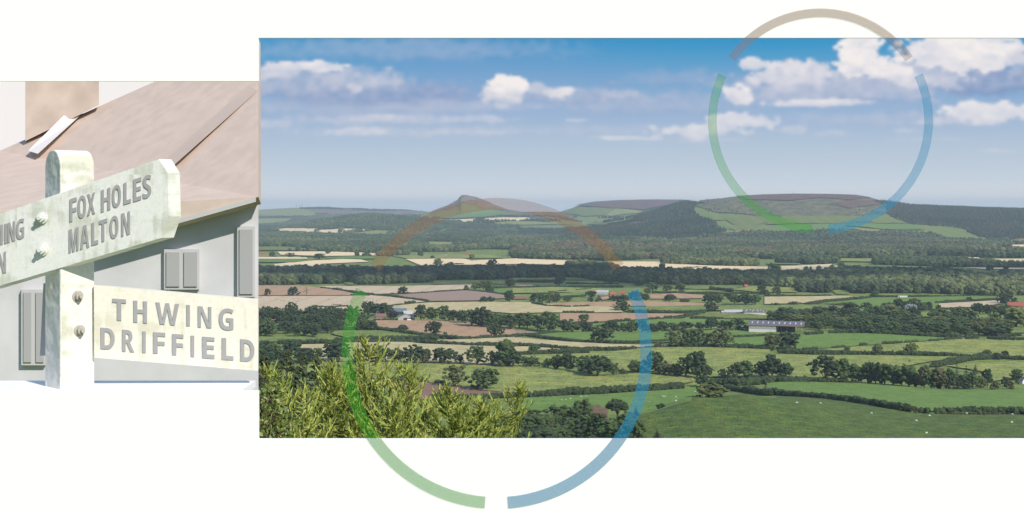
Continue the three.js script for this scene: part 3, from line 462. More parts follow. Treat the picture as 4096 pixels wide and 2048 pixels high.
function plant(zone, x, y, hz, wz, kind, tone, label, group, rmin = 560) {
  const [px, py] = pic(zone, x, y), g = hit(px, py, rmin), s = Z[zone][2], H = hz * s * g.d / F, Wd = wz * s * g.d / F, r = rng(900 + treeSeed++);
  const natural = { round: 0.84, oak: 1.15, tall: 0.56, bush: 1.35, pine: 0.95, spruce: 0.42, bare: 0.9 }[kind];
  const t = treeThing(kind, Math.floor(r() * PROTO[kind].length), tone);
  t.position.set(g.x, g.y, g.z); t.scale.set(Wd / natural, H, Wd / natural); t.rotation.y = r() * 6.28;
  return addThing(t, NAME[kind], label, kind === 'bush' ? 'bush' : 'tree', group);
}
// a row: [x, y of foot, height, width, kind, tone] from left to right
function row(zone, where, group, list, rmin) {
  const total = list.length;
  list.forEach(([x, y, h, w, kind, tone, own], i) => plant(zone, x, y, h, w, kind, tone, own || (total === 1 ? `${TONE_WORD[tone]} ${KIND_WORD[kind]} ${where}` : `${TONE_WORD[tone]} ${KIND_WORD[kind]}, ${ORD[i + 1]} from left ${where}`), group, rmin));
}
// ---------------------------------------------------------------- trees one can pick out
row('B1', 'standing in the green pasture above the ploughed field', 'pair of trees in the pasture', [[1755, 772, 200, 205, 'round', 'olive', 'olive green round tree at the fence, left of the wide oak'], [2012, 800, 192, 275, 'oak', 'mid', 'wide oak with bare trunk by the fence above the ploughed field']]);
row('B1', 'in the belt behind the larches', 'belt along the pasture top', [[700, 552, 190, 220, 'round', 'deep'], [905, 555, 120, 120, 'round', 'russet'], [1060, 556, 155, 220, 'oak', 'deep'], [1235, 560, 128, 140, 'round', 'olive'], [1400, 566, 158, 240, 'oak', 'deep'], [1480, 568, 90, 110, 'round', 'russet'], [1655, 570, 140, 220, 'oak', 'deep'], [1795, 570, 88, 90, 'round', 'deep'], [1950, 584, 180, 180, 'round', 'mid'], [2090, 590, 140, 110, 'round', 'deep'], [2195, 596, 255, 150, 'tall', 'mid'], [2270, 600, 150, 130, 'round', 'deep']]);
row('B1', 'in the pale stubble below the farm', 'trees in the stubble below the farm', [[1285, 296, 76, 92, 'round', 'deep'], [1570, 318, 130, 142, 'oak', 'deep'], [1665, 334, 54, 42, 'round', 'mid'], [2108, 334, 132, 150, 'oak', 'deep']]);
row('B1', 'around the farmhouse', 'trees around the farmhouse', [[835, 230, 185, 140, 'round', 'mid'], [975, 140, 130, 130, 'oak', 'deep'], [940, 185, 60, 110, 'bush', 'mid'], [1100, 140, 110, 190, 'round', 'deep'], [1160, 150, 90, 90, 'round', 'deep'], [1204, 176, 80, 82, 'round', 'purple'], [1140, 184, 34, 44, 'bush', 'light']].sort((a, b) => a[0] - b[0]));
row('B1', 'in the wood right of the grain silo', 'wood beside the silo', [[1450, 188, 152, 110, 'round', 'deep'], [1550, 188, 122, 110, 'round', 'mid'], [1655, 190, 138, 130, 'round', 'mid'], [1740, 196, 110, 110, 'round', 'deep'], [1815, 212, 120, 100, 'round', 'deep'], [1900, 240, 160, 150, 'round', 'mid'], [1985, 246, 180, 170, 'round', 'deep'], [2075, 250, 150, 130, 'round', 'mid'], [2160, 256, 130, 130, 'round', 'mid'], [2250, 266, 145, 150, 'round', 'deep']]);
row('B1', 'at the small pasture corner', 'trees at the pasture corner', [[925, 276, 110, 120, 'oak', 'mid'], [1000, 274, 95, 120, 'round', 'deep']]);
row('B2', 'in the wood by the brown field', 'wood by the brown field', [[60, 250, 130, 150, 'round', 'deep'], [130, 255, 150, 150, 'round', 'mid'], [220, 268, 140, 120, 'round', 'deep'], [320, 282, 175, 170, 'round', 'mid'], [455, 284, 110, 90, 'round', 'deep'], [530, 288, 92, 150, 'round', 'mid'], [655, 290, 98, 110, 'round', 'deep']]);
row('B2', 'above the hedge in the pink stubble', 'trees in the pink stubble', [[520, 198, 32, 50, 'bush', 'deep'], [628, 206, 80, 108, 'oak', 'mid']]);
row('B2', 'alone at the hedge between bright pasture and stubble', undefined, [[790, 386, 150, 215, 'oak', 'deep', 'big dark oak standing alone at the hedge of the bright pasture']]);
row('B2', 'in the line above the bright pasture', 'line along the bright pasture', [[835, 290, 80, 90, 'round', 'mid'], [885, 292, 115, 140, 'round', 'deep'], [985, 294, 90, 90, 'round', 'mid'], [1060, 294, 110, 100, 'round', 'mid'], [1150, 294, 122, 130, 'round', 'deep'], [1250, 292, 80, 110, 'round', 'deep'], [1325, 288, 98, 92, 'round', 'deep'], [1420, 276, 72, 100, 'round', 'mid'], [1530, 268, 78, 140, 'round', 'deep'], [1662, 266, 66, 100, 'round', 'deep'], [1762, 266, 112, 115, 'round', 'deep'], [1885, 262, 78, 120, 'round', 'deep'], [2005, 266, 112, 145, 'round', 'mid']]);
row('B2', 'at the hedge below the long open barn', 'hedge trees below the barn', [[1305, 428, 62, 76, 'round', 'russet'], [1430, 418, 150, 150, 'round', 'olive'], [1545, 412, 166, 140, 'round', 'mid'], [1645, 412, 152, 150, 'round', 'mid'], [1845, 424, 158, 225, 'oak', 'olive'], [2287, 424, 120, 110, 'round', 'olive']]);
row('B2', 'at the lower edge of the stubble strip', undefined, [[188, 470, 76, 104, 'round', 'mid', 'small round tree at the lower edge of the narrow stubble strip']]);
row('B2', 'in the belt across the middle pastures', 'belt across the middle pastures', [[-20, 585, 150, 110, 'round', 'deep'], [160, 598, 98, 190, 'oak', 'mid'], [315, 606, 82, 110, 'oak', 'mid'], [400, 618, 128, 110, 'round', 'deep'], [492, 630, 155, 140, 'round', 'deep'], [635, 656, 160, 160, 'round', 'mid'], [755, 682, 188, 220, 'round', 'deep'], [892, 676, 122, 112, 'round', 'mid'], [980, 664, 54, 90, 'bush', 'russet'], [1085, 656, 118, 130, 'round', 'mid'], [1180, 656, 130, 130, 'round', 'deep'], [1270, 660, 198, 165, 'round', 'mid'], [1345, 668, 105, 150, 'round', 'russet'], [1440, 680, 110, 150, 'round', 'russet'], [1540, 690, 190, 150, 'round', 'deep'], [1640, 694, 235, 200, 'round', 'deep'], [1715, 696, 120, 110, 'round', 'deep'], [1870, 694, 84, 100, 'bush', 'deep'], [1960, 694, 122, 110, 'round', 'deep'], [2060, 694, 152, 165, 'round', 'mid'], [2220, 694, 150, 140, 'round', 'deep']]);
row('B3', 'in the clump left of the long tree row', 'clump left of the long tree row', [[50, 694, 205, 180, 'round', 'deep'], [170, 696, 135, 140, 'round', 'deep']]);
row('B3', 'in the long row behind the pasture', 'long row behind the bright pasture', [[520, 722, 235, 235, 'round', 'deep', 'tallest dark tree at the left end of the long row behind the pasture'], [675, 728, 205, 150, 'round', 'mid'], [770, 732, 170, 110, 'tall', 'mid'], [840, 735, 140, 90, 'tall', 'deep'], [900, 738, 190, 110, 'tall', 'deep'], [968, 744, 195, 90, 'tall', 'deep'], [1050, 750, 190, 100, 'tall', 'deep'], [1125, 756, 185, 120, 'tall', 'mid'], [1200, 760, 150, 90, 'tall', 'deep'], [1262, 768, 195, 130, 'tall', 'mid'], [1330, 778, 130, 80, 'tall', 'deep'], [1400, 786, 200, 110, 'round', 'russet'], [1465, 794, 150, 130, 'round', 'mid'], [1545, 798, 200, 130, 'tall', 'russet'], [1620, 800, 180, 120, 'round', 'deep'], [1690, 798, 220, 100, 'spruce', 'spruce'], [1745, 796, 130, 120, 'round', 'deep'], [1775, 794, 210, 90, 'spruce', 'spruce'], [1830, 792, 150, 110, 'round', 'mid'], [1900, 788, 110, 90, 'round', 'olive'], [1960, 780, 165, 110, 'round', 'deep'], [2030, 800, 80, 100, 'bush', 'russet'], [2120, 770, 90, 90, 'bush', 'deep'], [2160, 790, 80, 100, 'bush', 'russet']]);
row('B3', 'at the thick hedge by the sheep field', 'trees at the thick hedge', [[1855, 650, 80, 70, 'spruce', 'russet'], [1962, 520, 78, 78, 'round', 'mid'], [2048, 528, 66, 76, 'spruce', 'spruce'], [2120, 514, 64, 62, 'round', 'deep'], [2222, 712, 102, 90, 'tall', 'mid'], [2225, 746, 46, 40, 'bush', 'deep']]);
row('B3', 'in the clump below the barn', 'clump below the barn', [[50, 446, 152, 140, 'oak', 'olive'], [185, 440, 156, 200, 'round', 'deep'], [190, 466, 66, 120, 'bush', 'deep']]);
row('B3', 'along the cattle hedge', 'trees along the cattle hedge', [[718, 464, 52, 52, 'round', 'olive'], [982, 486, 98, 92, 'round', 'olive'], [1284, 484, 104, 118, 'oak', 'light']]);
row('B3', 'growing in the gap of the lowest hedge', undefined, [[1310, 1008, 70, 84, 'bush', 'russet', 'ragged reddish bush in the gap of the lowest hedge']], 560);
row('B3', 'at the right end of the wood', 'trees at the right end of the wood', [[2215, 250, 192, 150, 'tall', 'light'], [2280, 240, 150, 90, 'round', 'mid'], [2020, 240, 130, 120, 'round', 'mid']].sort((a, b) => a[0] - b[0]));
row('B2', 'on the crest of the green mound', 'bushes on the mound', [[1680, 772, 100, 130, 'round', 'deep', 'round dark tree just behind the big bush on the mound'], [1762, 868, 128, 320, 'bush', 'olive', 'broad olive bush on the crest of the green mound'], [1320, 972, 52, 100, 'bush', 'deep', 'small dark bush on the left flank of the mound']], 430);
row('B2', 'below the sheep', undefined, [[932, 1082, 208, 205, 'pine', 'deep', 'flat-topped pine with a visible trunk beside the brown scrub'], [1096, 1045, 102, 76, 'spruce', 'spruce', 'dark pointed conifer right of the flat-topped pine'], [1285, 1248, 100, 92, 'spruce', 'spruce', 'small dark conifer at the foot of the mound'], [1020, 1090, 80, 60, 'spruce', 'spruce', 'slim conifer under the flat-topped pine']], 430);
row('A1', 'in the pale field', 'three trees in the pale field', [[97, 1112, 78, 64, 'round', 'deep'], [357, 1112, 92, 102, 'round', 'deep'], [492, 1110, 98, 66, 'bare', 'olive']], 900);
row('A1', 'above the ploughed hump', 'trees above the ploughed hump', [[1455, 1100, 84, 88, 'round', 'deep'], [2088, 1062, 62, 48, 'round', 'mid'], [2185, 1048, 84, 80, 'round', 'light'], [2260, 1050, 96, 90, 'round', 'mid'], [2310, 1075, 118, 95, 'round', 'mid'], [2345, 1078, 60, 44, 'round', 'mid'], [2525, 1028, 92, 96, 'round', 'deep']], 900);
row('A1', 'below the ploughed hump', 'clump below the ploughed hump', [[2260, 1176, 62, 90, 'bush', 'deep'], [2325, 1176, 60, 90, 'bush', 'deep'], [2520, 1174, 118, 116, 'round', 'deep']], 900);
row('A2', 'in the clump left of the steading', 'clump left of the steading', [[220, 1178, 100, 110, 'round', 'deep'], [300, 1186, 110, 110, 'round', 'mid'], [370, 1188, 105, 100, 'round', 'mid'], [440, 1184, 100, 90, 'round', 'deep'], [550, 1170, 56, 90, 'round', 'deep'], [790, 1128, 70, 110, 'oak', 'deep']], 900);
row('A2', 'right of the steading', 'trees right of the steading', [[1020, 1165, 62, 110, 'round', 'deep'], [1110, 1168, 70, 110, 'round', 'deep'], [1230, 1165, 105, 130, 'round', 'deep'], [1325, 1160, 72, 80, 'round', 'deep'], [1350, 1092, 60, 70, 'round', 'russet'], [1400, 1066, 92, 110, 'round', 'mid'], [1545, 1072, 78, 92, 'round', 'mid'], [1685, 1078, 98, 108, 'oak', 'mid'], [1990, 1062, 52, 52, 'round', 'mid']], 900);
row('A2', 'along the pale strip in mid vale', 'trees along the pale strip', [[780, 1170, 46, 80, 'bush', 'deep'], [860, 1170, 46, 80, 'bush', 'mid'], [1095, 1262, 110, 130, 'round', 'mid'], [1570, 1168, 74, 120, 'round', 'deep'], [1720, 1180, 42, 110, 'bush', 'deep'], [1960, 1180, 92, 110, 'round', 'deep'], [2050, 1182, 90, 120, 'round', 'mid'], [2155, 1140, 62, 88, 'oak', 'deep'], [1985, 1265, 96, 130, 'oak', 'deep'], [2220, 1192, 100, 110, 'round', 'mid'], [2330, 1196, 108, 140, 'round', 'deep'], [2430, 1196, 100, 120, 'round', 'mid'], [2490, 1066, 68, 80, 'round', 'deep'], [2520, 1118, 76, 100, 'round', 'deep']].sort((a, b) => a[0] - b[0]), 900);
row('A2', 'in front of the dark wood belt', 'trees before the dark belt', [[470, 1010, 105, 110, 'round', 'deep'], [975, 990, 56, 80, 'round', 'mid'], [1265, 1008, 62, 110, 'round', 'mid']], 900);
row('A3', 'in the field behind the long hedge', 'trees behind the long hedge', [[105, 1112, 104, 90, 'round', 'mid'], [275, 1196, 32, 140, 'bush', 'russet'], [95, 1204, 26, 80, 'bush', 'deep'], [475, 1198, 28, 160, 'bush', 'russet'], [765, 1210, 32, 230, 'bush', 'russet'], [1000, 1226, 52, 120, 'bush', 'deep'], [1180, 1228, 50, 70, 'bush', 'russet'], [1085, 1122, 62, 80, 'round', 'mid'], [2028, 1166, 46, 60, 'round', 'deep'], [2395, 1196, 112, 150, 'round', 'deep'], [2480, 1190, 60, 60, 'round', 'deep']].sort((a, b) => a[0] - b[0]), 900);
row('A3', 'in the clump before the green field', 'clump before the green field', [[1240, 1240, 70, 90, 'round', 'mid'], [1320, 1236, 100, 90, 'round', 'deep'], [1400, 1252, 90, 90, 'round', 'deep'], [1480, 1250, 120, 130, 'round', 'mid'], [1440, 1262, 70, 110, 'round', 'silver', 'silvery leaved tree in the clump before the green field'], [1560, 1262, 92, 90, 'tall', 'mid'], [1620, 1258, 90, 80, 'round', 'deep'], [1720, 1258, 60, 60, 'round', 'deep'], [2130, 1290, 110, 100, 'round', 'deep'], [2210, 1296, 100, 100, 'round', 'deep'], [2270, 1290, 96, 100, 'round', 'russet']].sort((a, b) => a[0] - b[0]), 900);
row('A1', 'in the sunny gold fields far out', 'far trees in the gold fields', [[702, 695, 62, 72, 'round', 'mid'], [620, 745, 62, 120, 'round', 'mid'], [330, 726, 50, 100, 'round', 'mid'], [150, 726, 60, 60, 'round', 'mid'], [995, 715, 48, 50, 'round', 'mid'], [1090, 718, 46, 90, 'round', 'mid'], [322, 672, 42, 42, 'round', 'mid'], [460, 672, 34, 34, 'round', 'mid'], [1630, 718, 60, 60, 'round', 'mid'], [1805, 808, 72, 80, 'round', 'light'], [1935, 816, 48, 70, 'round', 'mid'], [2145, 752, 62, 56, 'round', 'light'], [2350, 830, 84, 110, 'round', 'mid'], [1750, 742, 36, 40, 'round', 'mid']].sort((a, b) => a[0] - b[0]), 900);
row('A2', 'standing in the long gold field', undefined, [[1495, 850, 68, 62, 'round', 'deep', 'dark round tree standing in the long gold field']], 900);
row('A3', 'at the edge of the right gold field', 'far trees at the right gold field', [[60, 872, 90, 90, 'round', 'mid'], [115, 880, 80, 70, 'round', 'light'], [397, 868, 54, 54, 'round', 'light'], [442, 862, 50, 24, 'tall', 'light'], [522, 858, 52, 54, 'round', 'light'], [655, 842, 46, 44, 'round', 'light'], [745, 822, 54, 66, 'round', 'light'], [1100, 882, 66, 70, 'round', 'light'], [1425, 886, 62, 84, 'round', 'light'], [1950, 756, 42, 62, 'round', 'deep'], [2232, 866, 70, 70, 'round', 'deep'], [2395, 852, 40, 60, 'round', 'deep']], 900);
// woods whose trees show singly
function wood(zone, poly, n, hz, wz, kinds, tones, label, group, rmin, seed) {
  const r = rng(seed), xs = poly.filter((_, i) => i % 2 === 0), ys = poly.filter((_, i) => i % 2), pp = xs.map((x, i) => [x, ys[i]]);
  const x0 = Math.min(...xs), x1 = Math.max(...xs), y0 = Math.min(...ys), y1 = Math.max(...ys), done = [], made = [];
  let guard = 0; while (done.length < n && guard++ < 20000) { const x = lerp(x0, x1, r()), y = lerp(y0, y1, r()); if (!inside(pp, x, y) || done.some(([a, b]) => Math.hypot((a - x) / wz * 1.7, (b - y) / hz * 4.2) < 0.8)) continue; done.push([x, y]); const tone = tones[Math.floor(r() * tones.length)]; made.push(plant(zone, x, y, hz * (0.75 + r() * 0.5), wz * (0.8 + r() * 0.5), kinds[Math.floor(r() * kinds.length)], tone, label, group, rmin)); made[made.length - 1].userData.tone = tone; }
  made.sort((a, b) => a.position.x / -a.position.z - b.position.x / -b.position.z).forEach((t, i) => { t.userData.label = `${TONE_WORD[t.userData.tone]} ${label}, ${ORD[i + 1]} from left`; delete t.userData.tone; });
}
wood('B1', [-30, 130, 250, 130, 480, 120, 760, 130, 770, 250, 660, 320, 480, 330, -30, 330], 44, 105, 125, ['round', 'oak', 'round'], ['deep', 'deep', 'mid', 'deep'], 'tree in the dense wood left of the farmhouse', 'wood left of the farmhouse', 700, 31);
wood('B1', [-30, 440, 200, 440, 480, 520, 600, 560, 300, 600, -30, 620], 12, 120, 130, ['round'], ['deep', 'deep', 'mid'], 'tree in the left wood above the dark spruces', 'left wood above the spruces', 560, 32);
wood('B3', [-60, 170, 300, 150, 700, 140, 1150, 140, 1700, 180, 2100, 250, 2130, 320, 1700, 330, 1300, 318, 700, 285, 420, 270, 0, 190], 98, 100, 130, ['round', 'round', 'tall', 'oak'], ['deep', 'mid', 'mid', 'olive', 'mid', 'deep'], 'tree in the dense wood behind the open barn', 'wood behind the open barn', 700, 33);
wood('B2', [-60, 1250, 60, 1150, 300, 1150, 640, 1140, 700, 1240, 900, 1240, 1080, 1230, 1140, 1330, 600, 1420, -60, 1420], 46, 210, 190, ['round', 'round', 'tall', 'round'], ['deep', 'mid', 'deep', 'mid'], 'tree in the thicket below the sheep', 'thicket below the sheep pasture', 300, 34);
wood('A3', [2000, 1275, 2330, 1260, 2576, 1290, 2600, 1320, 2300, 1320], 8, 90, 90, ['round'], ['deep'], 'tree in the clump near the right-hand red roof', 'clump near the right-hand red roof', 900, 35);

// ---------------------------------------------------------------- hedges, each a strip of leaf clumps
function hedge(zone, pts, high, label, group, tone = 'hedge', rmin = 560) {
  const L = new Leafage(4000 + treeSeed++), r = rng(5000 + treeSeed), P = []; for (let i = 0; i < pts.length; i += 2) { const [a, b] = pic(zone, pts[i], pts[i + 1]); P.push(hit(a, b, rmin)); }
  const o = P[0];
  for (let i = 0; i < P.length - 1; i++) {
    const len = Math.hypot(P[i + 1].x - P[i].x, P[i + 1].z - P[i].z), step = Math.max(high * 0.42, o.d / F * 3.2), n = Math.max(2, Math.ceil(len / step));
    for (let k = 0; k <= n; k++) for (let s = 0; s < 2; s++) {
      const t = k / n, x = lerp(P[i].x, P[i + 1].x, t) + (r() - 0.5) * high * 0.5, z = lerp(P[i].z, P[i + 1].z, t) + (r() - 0.5) * high * 0.7, h = high * (0.75 + fbm(x * 0.05, z * 0.05, 2) * 0.5);
      L.clump(x - o.x, ground(x, z) - o.y + h * (s ? 0.62 : 0.28), z - o.z, h * (0.46 + r() * 0.16), tintOf(r, 0.35));
    }
  }
  const g = new THREE.Group(); g.position.set(o.x, o.y, o.z); part(L.build(), LEAF[tone], 'foliage', g);
  addThing(g, 'hedge', label, 'hedge', group);
}
hedge('B3', [0, 835, 200, 853, 500, 882, 800, 918, 1080, 970, 1260, 1000], 3.6, 'long thick hedge dividing the bright pasture from the mound', 'lowest hedges', 'hedge', 600);
hedge('B3', [1345, 1006, 1440, 1010], 3, 'short hedge stub right of the reddish bush in the lowest gap', 'lowest hedges', 'hedge', 560);
hedge('B3', [1515, 1014, 1800, 1014, 2100, 1016, 2330, 1028], 3.4, 'clipped hedge at the right end of the lowest line', 'lowest hedges', 'hedge', 560);
hedge('B3', [125, 474, 420, 484], 3.6, 'clipped hedge below the barn clump, left of the cattle', 'cattle hedge'); hedge('B3', [430, 484, 700, 484, 980, 486], 3.4, 'straight hedge piece between the two olive round trees', 'cattle hedge'); hedge('B3', [1000, 486, 1270, 490], 3.4, 'straight hedge piece just left of the pale oak', 'cattle hedge'); hedge('B3', [1300, 492, 1395, 494], 3.2, 'short hedge piece just right of the pale oak', 'cattle hedge'); hedge('B3', [1410, 496, 1600, 506, 1800, 512], 3.4, 'straight hedge piece running to the thick hedge', 'cattle hedge');
hedge('B3', [1480, 600, 1600, 580, 1760, 545, 1900, 530, 2080, 522], 5, 'thick overgrown hedge above the right sheep field', 'thick hedge'); hedge('B3', [2090, 524, 2330, 536], 3.5, 'hedge leading off right from the thick hedge', 'thick hedge');
hedge('B3', [0, 732, 150, 736, 350, 730], 4.2, 'hedge at the top left of the bright right-hand pasture', 'pasture hedges'); hedge('B3', [400, 724, 520, 728, 700, 732], 2.6, 'low hedge under the tallest dark tree of the long row', 'pasture hedges');
[[330, 450, 450, 442], [590, 436, 682, 430], [838, 414, 882, 412], [1035, 402, 1130, 398], [1152, 394, 1195, 390], [1240, 388, 1340, 380], [1445, 374, 1470, 372], [1490, 372, 1522, 368], [1540, 366, 1720, 352]].forEach((p, i) => hedge('B3', p, 3, `hedge clump on the broken fence line behind the cattle, ${ORD[i + 1]} from left`, 'broken hedge behind the cattle'));
[[355, 308, 445, 304], [470, 304, 500, 302], [560, 300, 740, 290]].forEach((p, i) => hedge('B3', p, 3, `hedge clump near the open end of the barn, ${ORD[i + 1]} from left`, 'clumps by the barn end'));
hedge('B3', [740, 292, 1100, 308, 1400, 326, 1720, 336], 3.6, 'dark hedge along the foot of the wood behind the barn', 'wood edge'); hedge('B3', [1780, 346, 1880, 340], 3, 'hedge clump below the right end of the wood', 'right wood edge'); hedge('B3', [1970, 345, 2100, 354, 2330, 360], 3.2, 'hedge right of the gate below the wood', 'right wood edge'); hedge('B3', [2060, 332, 2250, 318], 3, 'hedge beside the flock at the right edge', 'right wood edge');
hedge('B2', [0, 872, 200, 862, 460, 845], 4, 'dark hedge under the ploughed field, left of the gate', 'hedge under the pasture'); hedge('B2', [475, 846, 800, 830, 1090, 812, 1300, 800, 1510, 786], 4.2, 'long dark hedge above the grazing sheep', 'hedge under the pasture');
hedge('B2', [1760, 748, 2000, 762, 2287, 742], 4.4, 'thick hedge behind the big bush on the mound', 'hedges by the mound'); hedge('B2', [1900, 800, 2100, 826, 2287, 850], 3.6, 'hedge running right from the big bush', 'hedges by the mound');
hedge('B2', [0, 330, 150, 318, 400, 298], 3.2, 'hedge along the brown field end', 'hedges of the stubble strip'); hedge('B2', [120, 320, 300, 348, 520, 372, 730, 388], 3.2, 'hedge left of the big lone oak', 'hedges of the stubble strip'); hedge('B2', [830, 388, 1000, 388, 1190, 386], 3, 'hedge right of the big lone oak', 'hedges of the stubble strip'); hedge('B2', [1195, 382, 1360, 376], 3, 'hedge leading to the olive hedge trees', 'hedges of the stubble strip');
hedge('B2', [0, 408, 200, 420, 480, 440, 640, 448], 3, 'hedge through the stubble strip beside the small round tree', 'hedges of the stubble strip'); hedge('B2', [650, 450, 880, 450, 1090, 442], 3.6, 'dark hedge at the right end of the stubble strip', 'hedges of the stubble strip'); hedge('B2', [0, 496, 300, 484, 660, 472], 4, 'dark hedge below the stubble strip', 'hedges of the stubble strip'); hedge('B2', [1180, 434, 1280, 428], 3, 'short hedge by the russet hedge tree', 'hedges below the barn'); hedge('B2', [1400, 412, 1600, 414, 1780, 424], 3.6, 'hedge under the olive trees below the barn', 'hedges below the barn'); hedge('B2', [1800, 426, 2050, 434, 2287, 446], 4, 'hedge under the spreading olive oak', 'hedges below the barn'); hedge('B2', [1970, 344, 2260, 330], 3.2, 'short hedge in the pasture right below the barn', 'hedges below the barn'); hedge('B2', [1700, 356, 1760, 350], 3, 'hedge stub between the hedge trees below the barn', 'hedges below the barn');
hedge('B2', [1030, 112, 1400, 120, 1700, 122], 3.6, 'hedge above the pink stubble', 'hedges by the white sheds'); hedge('B2', [1590, 168, 1870, 174], 3, 'hedge below the white sheds', 'hedges by the white sheds'); hedge('B2', [1530, 150, 1690, 126], 3.6, 'hedge climbing to the white sheds', 'hedges by the white sheds'); hedge('B2', [450, 121, 710, 120], 3, 'hedge piece under the striped gold field', 'hedges by the white sheds');
[[725, 208, 752, 206], [840, 204, 960, 196], [1000, 194, 1040, 190], [1215, 180, 1242, 178], [1280, 174, 1300, 172], [1350, 168, 1410, 164], [1440, 168, 1520, 160]].forEach((p, i) => hedge('B2', p, 3, `hedge clump along the lower edge of the pink stubble, ${ORD[i + 1]} from left`, 'clumps along the pink stubble'));
hedge('B1', [1050, 268, 1300, 304, 1500, 330, 1760, 352], 4.5, 'wide hedge below the lone trees in the stubble', 'hedges below the farm'); hedge('B1', [690, 374, 1000, 362, 1300, 352, 1600, 352], 4.2, 'hedge along the lower side of the small pasture', 'hedges below the farm'); hedge('B1', [860, 384, 1100, 376, 1460, 382], 3.4, 'hedge just above the gold stubble', 'hedges below the farm'); hedge('B1', [1480, 384, 1850, 410, 2080, 416, 2287, 420], 3.6, 'hedge between the two gold stubble strips', 'hedges below the farm'); hedge('B1', [190, 392, 640, 390], 4, 'dark hedge at the left above the gold stubble', 'hedges below the farm'); hedge('B1', [1790, 356, 1880, 354], 3.2, 'short hedge below the stubble with lone trees', 'hedges below the farm'); hedge('B1', [1930, 352, 2287, 332], 3.2, 'hedge under the last lone oak in the stubble', 'hedges below the farm'); hedge('B1', [1170, 722, 1490, 736], 4, 'dark hedge along the top of the ploughed field', 'hedges of the ploughed field'); hedge('B1', [1590, 745, 1650, 750], 3, 'small hedge piece on the fence above the ploughed field', 'hedges of the ploughed field'); hedge('B1', [1560, 892, 1900, 884, 2287, 866], 3.4, 'dark hedge along the foot of the ploughed field', 'hedges of the ploughed field'); hedge('B1', [1040, 186, 1280, 184], 2.6, 'garden hedge in front of the farmhouse', 'farm hedges'); hedge('B1', [640, 278, 860, 272, 1050, 266], 4, 'hedge at the top of the small pasture', 'farm hedges');
const farHedges = { A1: [[640, 1038, 750, 1048, 3], [760, 1052, 960, 1080, 3.6], [970, 1082, 1150, 1104, 3.6], [930, 1114, 1020, 1114, 3], [1035, 1114, 1110, 1114, 3], [1200, 1108, 1270, 1110, 3], [1310, 1106, 1420, 1100, 3], [1505, 1094, 1570, 1092, 3], [1580, 1092, 1850, 1076, 3], [1860, 1076, 2090, 1060, 3], [1160, 1112, 1350, 1126, 3.6], [1360, 1128, 1560, 1152, 3.6], [1570, 1154, 1700, 1174, 3.6], [2100, 1062, 2300, 1082, 3], [2310, 1084, 2480, 1106, 3.4], [550, 1230, 595, 1230, 3], [610, 1230, 650, 1230, 3], [665, 1230, 725, 1230, 3], [765, 1228, 900, 1224, 3], [1330, 1220, 1480, 1204, 3], [1490, 1196, 1570, 1190, 4], [2060, 800, 1860, 806, 4], [440, 722, 560, 722, 4], [2360, 1036, 2576, 1036, 3.4]],
  A2: [[20, 974, 230, 974, 3.4], [240, 976, 500, 976, 3.4], [0, 1030, 520, 1026, 3.4], [540, 994, 1060, 1000, 3.4], [540, 1026, 1100, 1026, 3.4], [1400, 1082, 1700, 1086, 3.4], [1710, 1088, 2180, 1096, 3.4], [2190, 1088, 2576, 1090, 3.4], [370, 1082, 440, 1078, 3], [460, 1074, 530, 1068, 3], [640, 1060, 780, 1050, 3], [500, 1130, 720, 1116, 3], [200, 1192, 340, 1218, 3.4], [350, 1218, 580, 1228, 3], [610, 1226, 760, 1222, 3], [1160, 1230, 1320, 1230, 2.6], [2000, 1052, 2200, 1072, 5], [1700, 840, 1940, 832, 4], [2020, 1214, 2340, 1212, 3], [60, 962, 440, 960, 3]],
  A3: [[0, 1116, 640, 1116, 3], [390, 1196, 600, 1172, 3.6], [610, 1170, 840, 1148, 3.6], [850, 1146, 1050, 1136, 3.6], [1700, 1190, 2000, 1170, 3.6], [2010, 1168, 2310, 1150, 3.6], [1040, 1122, 1700, 1120, 3], [1710, 1120, 2300, 1122, 3], [500, 868, 740, 842, 4], [740, 838, 880, 824, 4], [1760, 1246, 2000, 1244, 3], [890, 378, 1400, 396, 5], [800, 416, 1080, 442, 5], [1200, 452, 1580, 462, 5], [370, 386, 640, 390, 4]] };
const HEDGE_WORD = { A1: 'dark field hedge far out on the left of the vale', A2: 'dark field hedge far out in the middle of the vale', A3: 'dark field hedge far out on the right of the vale' };
for (const zone in farHedges) farHedges[zone].sort((a, b) => a[0] - b[0]).forEach((p, i) => hedge(zone, p.slice(0, -1), p[p.length - 1], `${HEDGE_WORD[zone]}, ${ORD[i + 1]} from left`, HEDGE_WORD[zone].replace('dark field hedge', 'field hedges'), 'hedge', 900));

